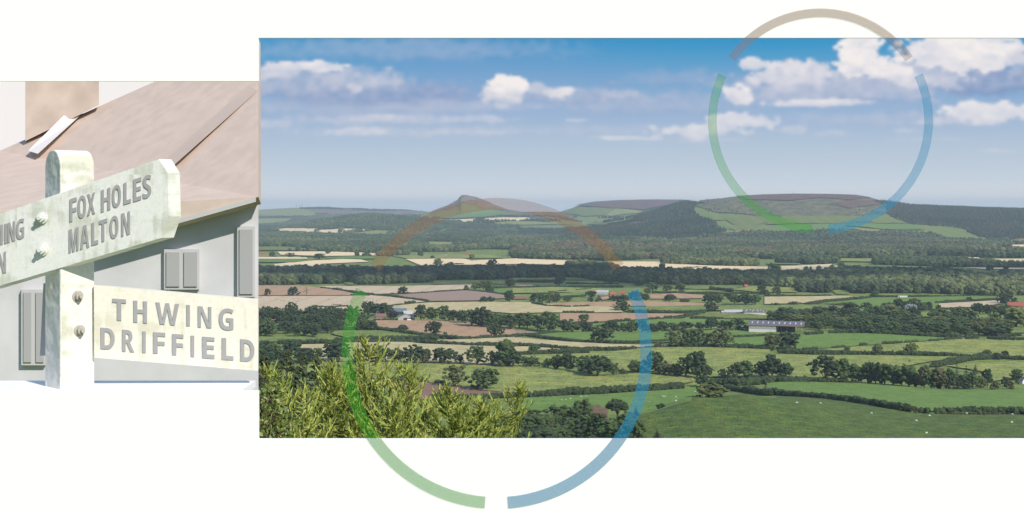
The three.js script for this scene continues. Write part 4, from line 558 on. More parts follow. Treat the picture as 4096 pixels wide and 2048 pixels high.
// ---------------------------------------------------------------- woods too far away to tell the trees apart
function woodland(name, label, polys, o) {
  const { spacing, high, shape, tones, keep = 1, seed = 1, rmin = 1500, avoid = true } = o, r = rng(seed), M = [], C = [], m = new THREE.Matrix4(), q = new THREE.Quaternion(), e = new THREE.Euler();
  for (const [zone, ...pts] of polys) {
    const poly = []; let d0 = 1e9, d1 = 0, x0 = 1e9, x1 = -1e9;
    for (let i = 0; i < pts.length; i += 2) { const p = pic(zone, pts[i], pts[i + 1]), h = hit(p[0], p[1], rmin); poly.push(p); d0 = Math.min(d0, h.d); d1 = Math.max(d1, h.d); x0 = Math.min(x0, p[0]); x1 = Math.max(x1, p[0]); }
    for (let d = d0 * 0.99; d < d1 * 1.02; d += spacing) {
      const du = spacing * F / d;
      for (let px = x0; px < x1; px += du) {
        const u = (px + (r() - 0.5) * du * 0.9 - CX) / F, dd = d + (r() - 0.5) * spacing * 0.9, x = u * dd, z = -dd;
        if (r() > keep || (keep < 1 && fbm(x * 0.004 + seed, z * 0.004, 2) < 0.40 + (1 - keep) * 0.2)) continue;
        const y = ground(x, z), py = CY - F * (y - EYE) / dd;
        const wob = Math.min(1, 4000 / dd); if (!inside(poly, CX + F * u + (fbm(x * 0.006, z * 0.006, 3) - 0.5) * 90 * wob, py + (fbm(x * 0.006 + 60, z * 0.006, 3) - 0.5) * (dd > 3800 ? 14 : 3)) || (avoid && inField(x, z))) continue;
        const h = high * (0.7 + r() * 0.6), w = h * (0.75 + r() * 0.45);
        m.compose(new THREE.Vector3(x, y - h * 0.06, z), q.setFromEuler(e.set(0, r() * 6.28, 0)), new THREE.Vector3(w, h, w)); M.push(m.clone());
        const stand = fbm(x * 0.0045 + 50, z * 0.0045, 2), t = tones[Math.min(tones.length - 1, Math.floor(clamp((stand - 0.5) * 1.7 + 0.34 + r() * 0.34, 0, 0.99) * tones.length))] || tones[0], k = 0.6 + r() * 0.85; C.push([t[0] * k, t[1] * k, t[2] * k]);
      }
    }
  }
  const im = new THREE.InstancedMesh(FAR[shape], woodMat, M.length);
  M.forEach((a, i) => { im.setMatrixAt(i, a); im.setColorAt(i, new THREE.Color().setRGB(...C[i])); });
  im.name = numbered(name); im.userData = { kind: 'stuff', label, category: 'woodland' }; scene.add(shadows(im));
  console.log(name, label, M.length);
}
const woodMat = new THREE.MeshStandardMaterial({ color: 0xffffff, roughness: 1, vertexColors: true });
const G = { deep: [0.042, 0.062, 0.026], mid: [0.060, 0.088, 0.034], light: [0.105, 0.128, 0.048], con: [0.030, 0.052, 0.028], larch: [0.078, 0.106, 0.044], rust: [0.105, 0.088, 0.048] };
woodland('woodland', 'dark belt of trees across the whole vale', [
  ['A1', -600, 880, 600, 880, 1100, 890, 1700, 885, 2576, 880, 2576, 935, 2000, 965, 1650, 985, 1000, 1000, 880, 988, -600, 1012],
  ['A2', 0, 870, 560, 870, 1100, 900, 1700, 915, 2500, 930, 2576, 930, 2576, 1000, 1800, 1000, 1300, 990, 900, 962, 400, 925, 0, 932],
  ['A3', 0, 930, 560, 930, 1400, 940, 1900, 945, 3200, 940, 3200, 1105, 2300, 1105, 1500, 1085, 850, 1085, 600, 1080, 0, 1060]], { spacing: 10.5, high: 14.5, shape: 'round', tones: [G.deep, G.deep, G.mid, G.mid, G.light], seed: 11 });
woodland('woodland', 'tree belts between the sunny fields at the foot of the hills', [['P', 480, 598, 900, 596, 1200, 588, 1500, 600, 1800, 606, 2100, 606, 3200, 612, 3200, 640, 2250, 650, 1900, 648, 1500, 650, 1350, 650, 1000, 646, 640, 628], ['A1', 1000, 790, 1500, 780, 1620, 810, 1700, 860, 1100, 870, 560, 850, 640, 810]], { spacing: 11.5, high: 13.5, shape: 'round', tones: [G.deep, G.mid, G.mid, G.light, G.light], keep: 0.8, seed: 12 });
woodland('woodland', 'wooded hill left of the peak', [['A1', -600, 430, 200, 392, 420, 345, 560, 318, 900, 298, 1200, 305, 1400, 330, 1550, 345, 1800, 380, 2200, 400, 2600, 410, 2600, 500, 2300, 520, 1750, 510, 1400, 500, 1000, 485, 500, 462, 200, 462, -600, 500], ['A1', -600, 500, 560, 500, 1100, 540, 1400, 520, 1700, 560, 1700, 640, 700, 660, 620, 640, -600, 620]], { spacing: 13, high: 15, shape: 'round', tones: [G.deep, G.mid, G.mid, G.light], seed: 13 });
woodland('woodland', 'conifer plantation on the left shoulder of the moor', [['A2', 1250, 292, 1500, 215, 1740, 160, 1850, 200, 1870, 330, 1950, 362, 2140, 450, 2000, 530, 1640, 570, 1000, 575, 560, 575, 0, 520, 0, 440, 500, 440, 900, 415, 1300, 345]], { spacing: 10, high: 13, shape: 'cone', tones: [G.con, G.con, G.larch, G.con, G.rust], seed: 14 });
woodland('woodland', 'forest covering the right end of the moor', [['A3', 1060, 165, 1300, 190, 1500, 200, 3200, 238, 3200, 540, 2330, 570, 2100, 530, 1940, 440, 1430, 395, 1260, 330, 1180, 300, 1230, 210]], { spacing: 10, high: 13, shape: 'cone', tones: [G.con, G.larch, G.con, G.rust, G.mid], seed: 15 });
woodland('woodland', 'broadleaf wood on the low spur below the moor', [['A3', -600, 560, -200, 500, 0, 500, 700, 490, 1000, 500, 1400, 500, 1700, 520, 1900, 590, 2000, 660, 3200, 690, 3200, 735, 2000, 725, 1500, 725, 800, 745, 0, 745, -600, 720]], { spacing: 13, high: 15, shape: 'round', tones: [G.deep, G.mid, G.mid, G.light, G.rust], seed: 16 });
woodland('woodland', 'woods on the lower slopes right of the peak', [['A2', 0, 560, 500, 580, 1000, 585, 1640, 580, 2000, 545, 2250, 500, 2450, 470, 2576, 500, 2576, 720, 1500, 740, 900, 760, 0, 730]], { spacing: 13, high: 15, shape: 'round', tones: [G.deep, G.mid, G.mid, G.light, G.rust], seed: 17 });
woodland('woodland', 'square plantation beside the long gold field', [['A2', 1530, 800, 1600, 765, 2100, 755, 2440, 800, 2440, 822, 2000, 812, 1560, 795]], { spacing: 8, high: 14, shape: 'round', tones: [G.mid, G.light, G.light], seed: 18, avoid: false });
woodland('woodland', 'scattered trees on the far plateau and the peak foot', [['P', 480, 545, 800, 540, 1000, 545, 1400, 545, 1480, 552, 1300, 566, 1000, 560, 640, 566], ['P', 650, 534, 690, 533, 690, 536, 650, 536], ['P', 750, 524, 830, 523, 1060, 533, 1040, 537, 900, 532, 760, 528], ['P', 1380, 548, 1560, 548, 1620, 545, 1500, 560, 1400, 556]], { spacing: 16, high: 12, shape: 'round', tones: [G.deep, G.mid], keep: 0.6, seed: 19 });
woodland('woodland', 'scrub dotted over the moor side', [['P', 1760, 505, 1900, 500, 2180, 505, 2230, 520, 2220, 545, 1900, 545, 1780, 535]], { spacing: 22, high: 6, shape: 'round', tones: [G.deep, G.mid], keep: 0.35, seed: 20 });
woodland('woodland', 'tree lines through the gold fields', [['A3', 1090, 752, 1700, 770, 2250, 790, 2420, 815, 3200, 825, 3200, 832, 2000, 826, 1500, 815, 1090, 800], ['A3', 100, 760, 700, 765, 700, 792, 400, 795, 100, 785], ['A2', 570, 815, 800, 800, 1030, 835, 1100, 850, 560, 845], ['A3', 700, 870, 1200, 888, 1900, 880, 2000, 910, 1300, 930, 560, 930]], { spacing: 9, high: 12, shape: 'round', tones: [G.mid, G.mid, G.light], seed: 21, avoid: false });
// ---------------------------------------------------------------- buildings
const paint = (r, g, b, rough = 0.85) => new THREE.MeshStandardMaterial({ color: new THREE.Color().setRGB(r, g, b), roughness: rough });
const grain = (r, g, b, sx, sy, amp) => { const t = makeTex(128, 128, (u, v) => { const n = tile((a, c) => fbm(a * sx, c * sy, 4), u, v), k = 1 + (n - 0.5) * amp; return [230 * k, 230 * k, 230 * k]; }); return new THREE.MeshStandardMaterial({ color: new THREE.Color().setRGB(r / 0.8, g / 0.8, b / 0.8), map: t, roughness: 0.9 }); };
const M = { stone: grain(0.32, 0.24, 0.17, 20, 30, 0.7), redRoof: grain(0.36, 0.11, 0.07, 30, 20, 0.5), brownRoof: grain(0.24, 0.13, 0.10, 30, 20, 0.5), slate: grain(0.13, 0.13, 0.17, 40, 6, 0.3), tin: grain(0.42, 0.43, 0.46, 60, 4, 0.3), greenTin: grain(0.16, 0.25, 0.20, 60, 4, 0.3), blueTin: grain(0.12, 0.17, 0.23, 60, 4, 0.3), cream: grain(0.62, 0.60, 0.50, 50, 6, 0.3), timber: grain(0.42, 0.41, 0.38, 60, 5, 0.6), concrete: paint(0.74, 0.74, 0.70), white: paint(0.78, 0.78, 0.75), dark: paint(0.03, 0.03, 0.035), darkWall: paint(0.05, 0.055, 0.06), steel: paint(0.05, 0.10, 0.085), brick: grain(0.38, 0.18, 0.12, 30, 40, 0.5), light: paint(0.62, 0.64, 0.60), glass: new THREE.MeshStandardMaterial({ color: 0x1a1f26, roughness: 0.15 }), galv: new THREE.MeshStandardMaterial({ color: 0x9aa0a6, roughness: 0.45, metalness: 0.6 }), rock: grain(0.42, 0.36, 0.29, 8, 20, 0.6) };
const box = (w, h, d, x = 0, y = 0, z = 0) => { const g = new THREE.BoxGeometry(w, h, d); g.translate(x, y + h / 2, z); return g; };
function slopeRoof(w, d, eave, rise, over, thick = 0.25) {       // two slabs meeting in a ridge along x
  const shape = new THREE.Shape(), hz = d / 2 + over, drop = rise * over / (d / 2);
  shape.moveTo(-hz, eave - drop); shape.lineTo(0, eave + rise); shape.lineTo(hz, eave - drop); shape.lineTo(hz, eave - drop + thick); shape.lineTo(0, eave + rise + thick); shape.lineTo(-hz, eave - drop + thick); shape.closePath();
  const g = new THREE.ExtrudeGeometry(shape, { depth: w + over * 2, bevelEnabled: false }); g.translate(0, 0, -w / 2 - over); g.rotateY(Math.PI / 2); return g;
}
function gableWalls(w, d, eave, rise) {
  const s = new THREE.Shape(); s.moveTo(-d / 2, -1.5); s.lineTo(d / 2, -1.5); s.lineTo(d / 2, eave - 0.02); s.lineTo(0, eave + rise - 0.04); s.lineTo(-d / 2, eave - 0.02); s.closePath();
  const g = new THREE.ExtrudeGeometry(s, { depth: w, bevelEnabled: false }); g.translate(0, 0, -w / 2); g.rotateY(Math.PI / 2); return g;
}
// gabled building: middle of the foot of its long front at a picture point, sizes in picture units of the zone
function building(zone, x, y, o) {
  const [px, py] = pic(zone, x, y), g = hit(px, py, o.rmin || 700), s = Z[zone][2] * g.d / F;
  const w = o.w * s, e = o.eave * s, rise = o.rise * s, d = (o.deep || o.w * 0.5) * s, root = new THREE.Group();
  root.position.set(g.x, g.y, g.z - d / 2); root.rotation.y = (o.turn || 0) * Math.PI / 180;
  part(gableWalls(w, d, e, rise), o.wall, 'wall', root);
  const roof = part(slopeRoof(w, d, e, rise, Math.min(0.5, d * 0.06)), o.roof, 'roof', root);
  for (const c of o.chimneys || []) part(box(w * 0.06, rise * 0.9, w * 0.06, c * w, e + rise * 0.7, 0), o.stack || M.brick, 'chimney', roof);
  for (const [wx, wy, ww, wh] of o.windows || []) { const win = part(box(ww * w, wh * e, 0.14, wx * w, wy * e, d / 2), M.white, 'window', root); part(box(ww * w * 0.76, wh * e * 0.8, 0.1, wx * w, wy * e + wh * e * 0.1, d / 2 + 0.05), M.glass, 'pane', win); }
  for (const [wx, ww, wh] of o.doors || []) part(box(ww * w, wh * e, 0.16, wx * w, 0, d / 2), M.dark, 'dark_doorway', root);
  for (const [lx, lz] of o.lights || []) { const k = Math.hypot(rise, d / 2), L = box(w * 0.035, 0.05, k * 0.3); L.rotateX(Math.atan2(rise, d / 2)); L.translate(lx * w, e + rise * (1 - lz) + 0.28, lz * d / 2); part(L, M.light, 'skylight', roof); }
  return addThing(root, o.name || 'house', o.label, o.category || 'house', o.group);
}
building('B1', 1095, 183, { w: 90, eave: 38, rise: 22, deep: 44, wall: M.stone, roof: M.brownRoof, chimneys: [-0.46, 0.44], windows: [[-0.3, 0.55, 0.1, 0.34], [0.02, 0.55, 0.1, 0.34], [0.33, 0.55, 0.1, 0.34], [-0.2, 0.1, 0.1, 0.3], [0.27, 0.1, 0.1, 0.3]], turn: -6, name: 'farmhouse', label: 'stone farmhouse with brown-red roof and five white windows', stack: M.stone });
building('B1', 1050, 182, { w: 40, eave: 26, rise: 16, deep: 30, wall: M.stone, roof: M.slate, turn: -6, name: 'cottage', label: 'low stone wing at the left end of the farmhouse' });
building('B1', 1262, 132, { w: 108, eave: 30, rise: 26, deep: 60, wall: M.darkWall, roof: M.blueTin, turn: -4, name: 'barn', category: 'barn', label: 'barn with smooth blue-grey roof behind the farm' });
building('B1', 1330, 150, { w: 84, eave: 26, rise: 26, deep: 60, wall: M.darkWall, roof: M.tin, turn: 28, name: 'barn', category: 'barn', label: 'shed with pale tin roof behind the silo' });
{ // gable end towards us
  const [px, py] = pic('B1', 1312, 186), g = hit(px, py, 700), s = Z.B1[2] * g.d / F, w = 140 * s, e = 32 * s, rise = 30 * s, len = 60 * s, root = new THREE.Group();
  root.position.set(g.x, g.y, g.z - len / 2);
  const walls = gableWalls(len, w, e, rise); walls.rotateY(Math.PI / 2); const rf = slopeRoof(len, w, e, rise, 0.5); rf.rotateY(Math.PI / 2);
  part(walls, M.timber, 'wall', root); part(rf, M.greenTin, 'roof', root); part(box(w * 0.26, e * 0.85, 0.3, -w * 0.02, 0, len / 2), M.dark, 'dark_doorway', root); part(box(w * 0.22, e * 0.85, 0.3, w * 0.28, 0, len / 2), M.dark, 'dark_doorway', root);  // open doors are solid slabs, the shade inside given by dark colour
  root.rotation.y = 0.2; addThing(root, 'barn', 'timber clad barn with green roof and gable doorways coloured dark as shade', 'barn');
  const silo = new THREE.Group(); silo.position.set(...(() => { const p = hit(...pic('B1', 1386, 186), 700); return [p.x, p.y, p.z]; })());
  part(new THREE.CylinderGeometry(12 * s, 12 * s, 44 * s, 20).translate(0, 40 * s, 0), M.galv, 'tank', silo); part(new THREE.ConeGeometry(12.6 * s, 11 * s, 20).translate(0, 67 * s, 0), M.galv, 'cap', silo); part(new THREE.CylinderGeometry(12 * s, 2 * s, 14 * s, 20).translate(0, 11 * s, 0), M.galv, 'hopper', silo);
  for (let k = 0; k < 4; k++) part(new THREE.CylinderGeometry(0.12, 0.12, 20 * s, 6).translate(Math.cos(k * 1.57 + 0.78) * 11.4 * s, 9 * s, Math.sin(k * 1.57 + 0.78) * 11.4 * s), M.galv, 'leg', silo);
  addThing(silo, 'grain_silo', 'tall galvanised grain silo beside the green-roofed barn', 'silo');
  const van = new THREE.Group(), vp = hit(...pic('B1', 1351, 188), 700); van.position.set(vp.x, vp.y, vp.z + 2); van.rotation.y = 0.15;
  const sh = new THREE.Shape(); sh.moveTo(-2.6, 0.4); sh.lineTo(2.6, 0.4); sh.lineTo(2.6, 1.3); sh.lineTo(2.0, 1.5); sh.lineTo(1.4, 2.4); sh.lineTo(-2.6, 2.5); sh.closePath();
  part(new THREE.ExtrudeGeometry(sh, { depth: 1.9, bevelEnabled: true, bevelSize: 0.08, bevelThickness: 0.08, bevelSegments: 2 }).translate(0, 0, -0.95), M.white, 'body', van);
  for (const wx of [-1.6, 1.7]) for (const wz of [-0.85, 0.85]) part(new THREE.CylinderGeometry(0.38, 0.38, 0.25, 14).rotateX(Math.PI / 2).translate(wx, 0.38, wz), M.dark, 'wheel', van);
  part(box(0.05, 0.6, 1.5, 1.75, 1.55, 0).rotateZ(0), M.glass, 'windscreen', van); addThing(van, 'parked_van', 'white van parked at the open door of the green-roofed barn', 'van');
}
{ // long open barn
  const a = hit(...pic('P', 1901, 831.5), 800), b = hit(...pic('P', 2006, 838), 800);
  const c = hit(...pic('P', 1958, 836), 800), len = Math.hypot(b.x - a.x, (b.z - a.z)) * 0.94, root = new THREE.Group(); root.position.set(c.x, c.y, c.z - 5); root.rotation.y = -0.36;
  const L = 54, e = 7.2, d = 17, rise = 3.6; 
  const bay = L / 10, roof = part(slopeRoof(L, d, e, rise, 0.7, 0.3), M.slate, 'roof', root);
  for (let k = 0; k < 10; k++) { const q = Math.hypot(rise, d / 2), s = box(bay * 0.17, 0.06, q * 0.42); s.rotateX(Math.atan2(rise, d / 2)); s.translate(-L / 2 + bay * (k + 0.5), e + rise * 0.5 + 0.32, d / 4); part(s, M.light, 'skylight', roof); }
  for (let k = 0; k < 5; k++) { part(box(bay - 0.12, 3.5, 0.25, -L / 2 + bay * (k + 0.5), -0.6, d / 2), M.concrete, 'wall_panel', root); part(box(bay - 0.04, e - 3.1, 0.14, -L / 2 + bay * (k + 0.5), 2.95, d / 2), M.timber, 'cladding', root); }
  for (let k = 0; k <= 10; k++) for (const zz of k >= 5 ? [d / 2, 0, -d / 2] : [-d / 2]) part(box(0.35, e + (zz === 0 ? rise - 0.1 : 0), 0.35, -L / 2 + 0.2 + (L - 0.4) / 10 * k, -0.6, zz === 0 ? 0 : zz * 0.985), M.steel, 'post', root);
  part(box(L * 0.5, e, 0.2, -L / 4, -0.6, -d / 2), M.timber, 'back_wall', root); part(box(L * 0.3, e, 0.2, L * 0.15 + 0.1, -0.6, -d / 2), M.darkWall, 'back_wall', root); part(box(0.2, e, d, -L / 2, -0.6, 0), M.timber, 'end_wall', root); part(box(0.2, e, d, 0, -0.6, 0), M.timber, 'end_wall', root);  // right part of the back wall coloured dark to give the shaded interior
  part(box(L + 1, 0.4, 0.16, 0, e - 0.55, d / 2 + 0.75), paint(0.45, 0.27, 0.12), 'fascia', root);
  addThing(root, 'open_barn', 'long open-sided barn with dark purple-grey roof and ten skylights', 'barn');
}
building('P', 1900, 792, { w: 54, eave: 7, rise: 6, deep: 22, wall: M.cream, roof: M.slate, turn: -5, rmin: 900, lights: [[-0.36, 0.3], [-0.2, 0.3], [-0.04, 0.3], [0.12, 0.3], [0.28, 0.3], [-0.4, 0.7], [-0.1, 0.7], [0.15, 0.7], [0.4, 0.7]], name: 'barn', category: 'barn', label: 'cream walled shed with slate-grey roof and two rows of skylights' });
building('P', 1846, 790, { w: 46, eave: 5, rise: 5, deep: 22, wall: M.timber, roof: M.tin, turn: 6, rmin: 900, doors: [[0.2, 0.2, 0.7]], name: 'barn', category: 'barn', label: 'low shed with pale tin roof left of the cream shed' });
building('P', 1826, 790, { w: 22, eave: 4.5, rise: 3, deep: 14, wall: M.timber, roof: M.tin, turn: 8, rmin: 900, name: 'barn', category: 'barn', label: 'smallest tin shed at the left end of the white sheds' });
building('P', 2069, 791, { w: 31, eave: 6, rise: 8, deep: 22, wall: M.brick, roof: M.redRoof, turn: -3, rmin: 900, name: 'house', label: 'red tiled roof rising above the wood behind the barn' });
building('P', 2560, 776, { w: 36, eave: 7, rise: 8, deep: 26, wall: M.brick, roof: M.redRoof, turn: -18, rmin: 900, chimneys: [0.1, 0.4], windows: [[0, 0.35, 0.12, 0.3]], name: 'house', label: 'red-roofed brick house at the right edge beside tall trees' });
building('B3', 2278, 745, { w: 44, eave: 26, rise: 20, deep: 40, wall: M.white, roof: M.slate, turn: -60, name: 'cottage', windows: [[-0.2, 0.3, 0.2, 0.4]], label: 'small white cottage at the right edge below the sheep field' });
building('A2', 900, 1094, { w: 120, eave: 20, rise: 18, deep: 70, wall: M.timber, roof: M.tin, turn: -3, rmin: 900, name: 'barn', category: 'barn', label: 'grey-roofed barn of the steading in the middle of the vale' });
building('A2', 1000, 1108, { w: 60, eave: 16, rise: 18, deep: 50, wall: M.brick, roof: M.redRoof, turn: 12, rmin: 900, name: 'house', label: 'red-roofed outbuilding of the steading beside the grey barn' });
building('A2', 1100, 1104, { w: 66, eave: 20, rise: 20, deep: 44, wall: M.stone, roof: M.redRoof, turn: -10, rmin: 900, chimneys: [-0.4, 0.4], windows: [[-0.2, 0.4, 0.1, 0.35], [0.2, 0.4, 0.1, 0.35]], name: 'farmhouse', label: 'red-roofed farmhouse at the right end of the steading' });
building('A2', 890, 1124, { w: 60, eave: 14, rise: 14, deep: 36, wall: M.darkWall, roof: M.slate, turn: 15, rmin: 900, name: 'barn', category: 'barn', label: 'small slate-roofed shed in front of the steading' });
building('A2', 2336, 1026, { w: 40, eave: 14, rise: 16, deep: 30, wall: M.brick, roof: M.redRoof, turn: 20, rmin: 900, name: 'field_barn', category: 'barn', label: 'lone little red brick barn before the dark belt' });
building('A3', 1365, 1124, { w: 92, eave: 14, rise: 3, deep: 30, wall: M.white, roof: M.tin, turn: 0, rmin: 900, doors: [[-0.4, 0.08, 0.8]], name: 'shed', category: 'shed', label: 'long white field shelter at the hedge of the green field' });
[['A3', 65, 482, 70, 12, 10, M.white, M.redRoof, 'white house with red roof at the left of the hill-foot farm'], ['A3', 290, 484, 120, 12, 8, M.white, M.tin, 'pale sheds of the farm at the foot of the moor'], ['A3', 995, 482, 130, 8, 9, M.cream, M.slate, 'long grey-roofed shed under the moor fields'], ['A3', 1330, 478, 60, 9, 9, M.brick, M.redRoof, 'red-roofed house among trees below the moor'], ['A3', 330, 716, 110, 12, 12, M.cream, M.redRoof, 'long red-roofed farm among trees below the spur'], ['A3', 430, 722, 60, 20, 16, M.stone, M.redRoof, 'tall red-roofed farmhouse below the wooded spur'], ['A3', 1142, 930, 42, 22, 18, M.brick, M.redRoof, 'steep red-roofed house in the right of the dark belt'], ['A3', 2065, 950, 80, 14, 12, M.brick, M.slate, 'grey house in the right of the dark belt'], ['A3', 830, 962, 60, 12, 10, M.white, M.slate, 'low slate-roofed house in the dark belt'],
  ['A1', 1460, 922, 60, 16, 18, M.brick, M.redRoof, 'red-roofed house in the left of the dark belt'], ['A1', 1625, 506, 60, 16, 12, M.stone, M.slate, 'grey manor house at the foot of the wooded hill'], ['A1', 840, 568, 64, 14, 10, M.stone, M.slate, 'stone house among trees below the wooded hill'], ['A1', 760, 662, 56, 9, 7, M.white, M.tin, 'white shed at the edge of the sunny fields'], ['A1', 895, 668, 84, 10, 8, M.white, M.tin, 'longer white shed in the sunny fields'], ['A1', 1132, 664, 34, 12, 12, M.brick, M.redRoof, 'pink house beside the white sheds'], ['A1', 1880, 704, 30, 12, 10, M.white, M.slate, 'white cottage above the sheep pasture'], ['A1', 2092, 708, 36, 10, 10, M.brick, M.redRoof, 'red-roofed cottage above the sheep pasture'], ['A1', 1790, 520, 40, 10, 12, M.stone, M.redRoof, 'cottage below the peak, left one of two'], ['A1', 2076, 518, 40, 12, 12, M.white, M.slate, 'white cottage below the peak'], ['A1', 50, 700, 60, 14, 12, M.brick, M.redRoof, 'brick house at the left edge of the gold fields'],
  ['A2', 185, 726, 56, 14, 12, M.brick, M.redRoof, 'red-roofed house left of the long gold field'], ['A2', 60, 716, 50, 14, 12, M.brick, M.redRoof, 'red-roofed house at the edge of the olive pasture'], ['A2', 1232, 628, 36, 12, 12, M.white, M.redRoof, 'pink-white cottage under the conifer plantation'], ['A2', 415, 900, 100, 10, 6, M.cream, M.tin, 'pale flat shed in the dark belt'], ['A3', 2545, 562, 50, 12, 10, M.stone, M.redRoof, 'far cottage on the bright slope at the right edge']
].forEach(([z, x, y, w, e, ri, wall, roof, label]) => building(z, x, y, { w, eave: e, rise: ri, deep: Math.min(w * 0.5, 40), wall, roof, turn: ((x * 7) % 30) - 15, rmin: 900, windows: w < 70 ? [[-0.25, 0.3, 0.14, 0.4], [0.25, 0.3, 0.14, 0.4]] : [], name: /shed/.test(label) ? 'shed' : 'house', category: /shed/.test(label) ? 'shed' : 'house', label }));
{ // monument and masts on the skyline
  const g = hit(1996, 491.5, 4000), m = new THREE.Group(); m.position.set(g.x, g.y - 1, g.z);
  part(new THREE.CylinderGeometry(1.5, 2.5, 15, 4).rotateY(Math.PI / 4).translate(0, 10, 0), M.rock, 'shaft', m); part(new THREE.ConeGeometry(2.1, 3, 4).rotateY(Math.PI / 4).translate(0, 19, 0), M.rock, 'tip', m); part(box(6, 3, 6), M.rock, 'plinth', m); addThing(m, 'obelisk', 'stone obelisk on the skyline of the moor', 'monument');
  [[745, 526, 44, 'tallest radio mast on the far plateau, left of the group'], [752.5, 525, 36, 'thin radio mast in the middle of the group on the plateau'], [759.5, 525, 42, 'radio mast at the right of the main group on the plateau'], [778.5, 525, 22, 'shortest radio mast standing apart on the plateau']].forEach(([x, y, h, label]) => { const p = hit(x, y, 9000), t = new THREE.Group(); t.position.set(p.x, p.y, p.z); for (let k = 0; k < 3; k++) { const a = k * 2.094; part(taperTube([[Math.cos(a) * 2.4, 0, Math.sin(a) * 2.4], [Math.cos(a) * 0.5, h, Math.sin(a) * 0.5]], [0.75, 0.5], 4), M.darkWall, 'leg', t); } for (let k = 1; k < 5; k++) part(new THREE.TorusGeometry(2.4 - k * 0.35, 0.4, 4, 8).rotateX(Math.PI / 2).translate(0, h * k / 5, 0), M.darkWall, 'brace', t); part(new THREE.CylinderGeometry(0.3, 0.3, 8, 5).translate(0, h + 4, 0), M.darkWall, 'aerial', t); addThing(t, 'radio_mast', label, 'mast', 'radio masts'); });
}
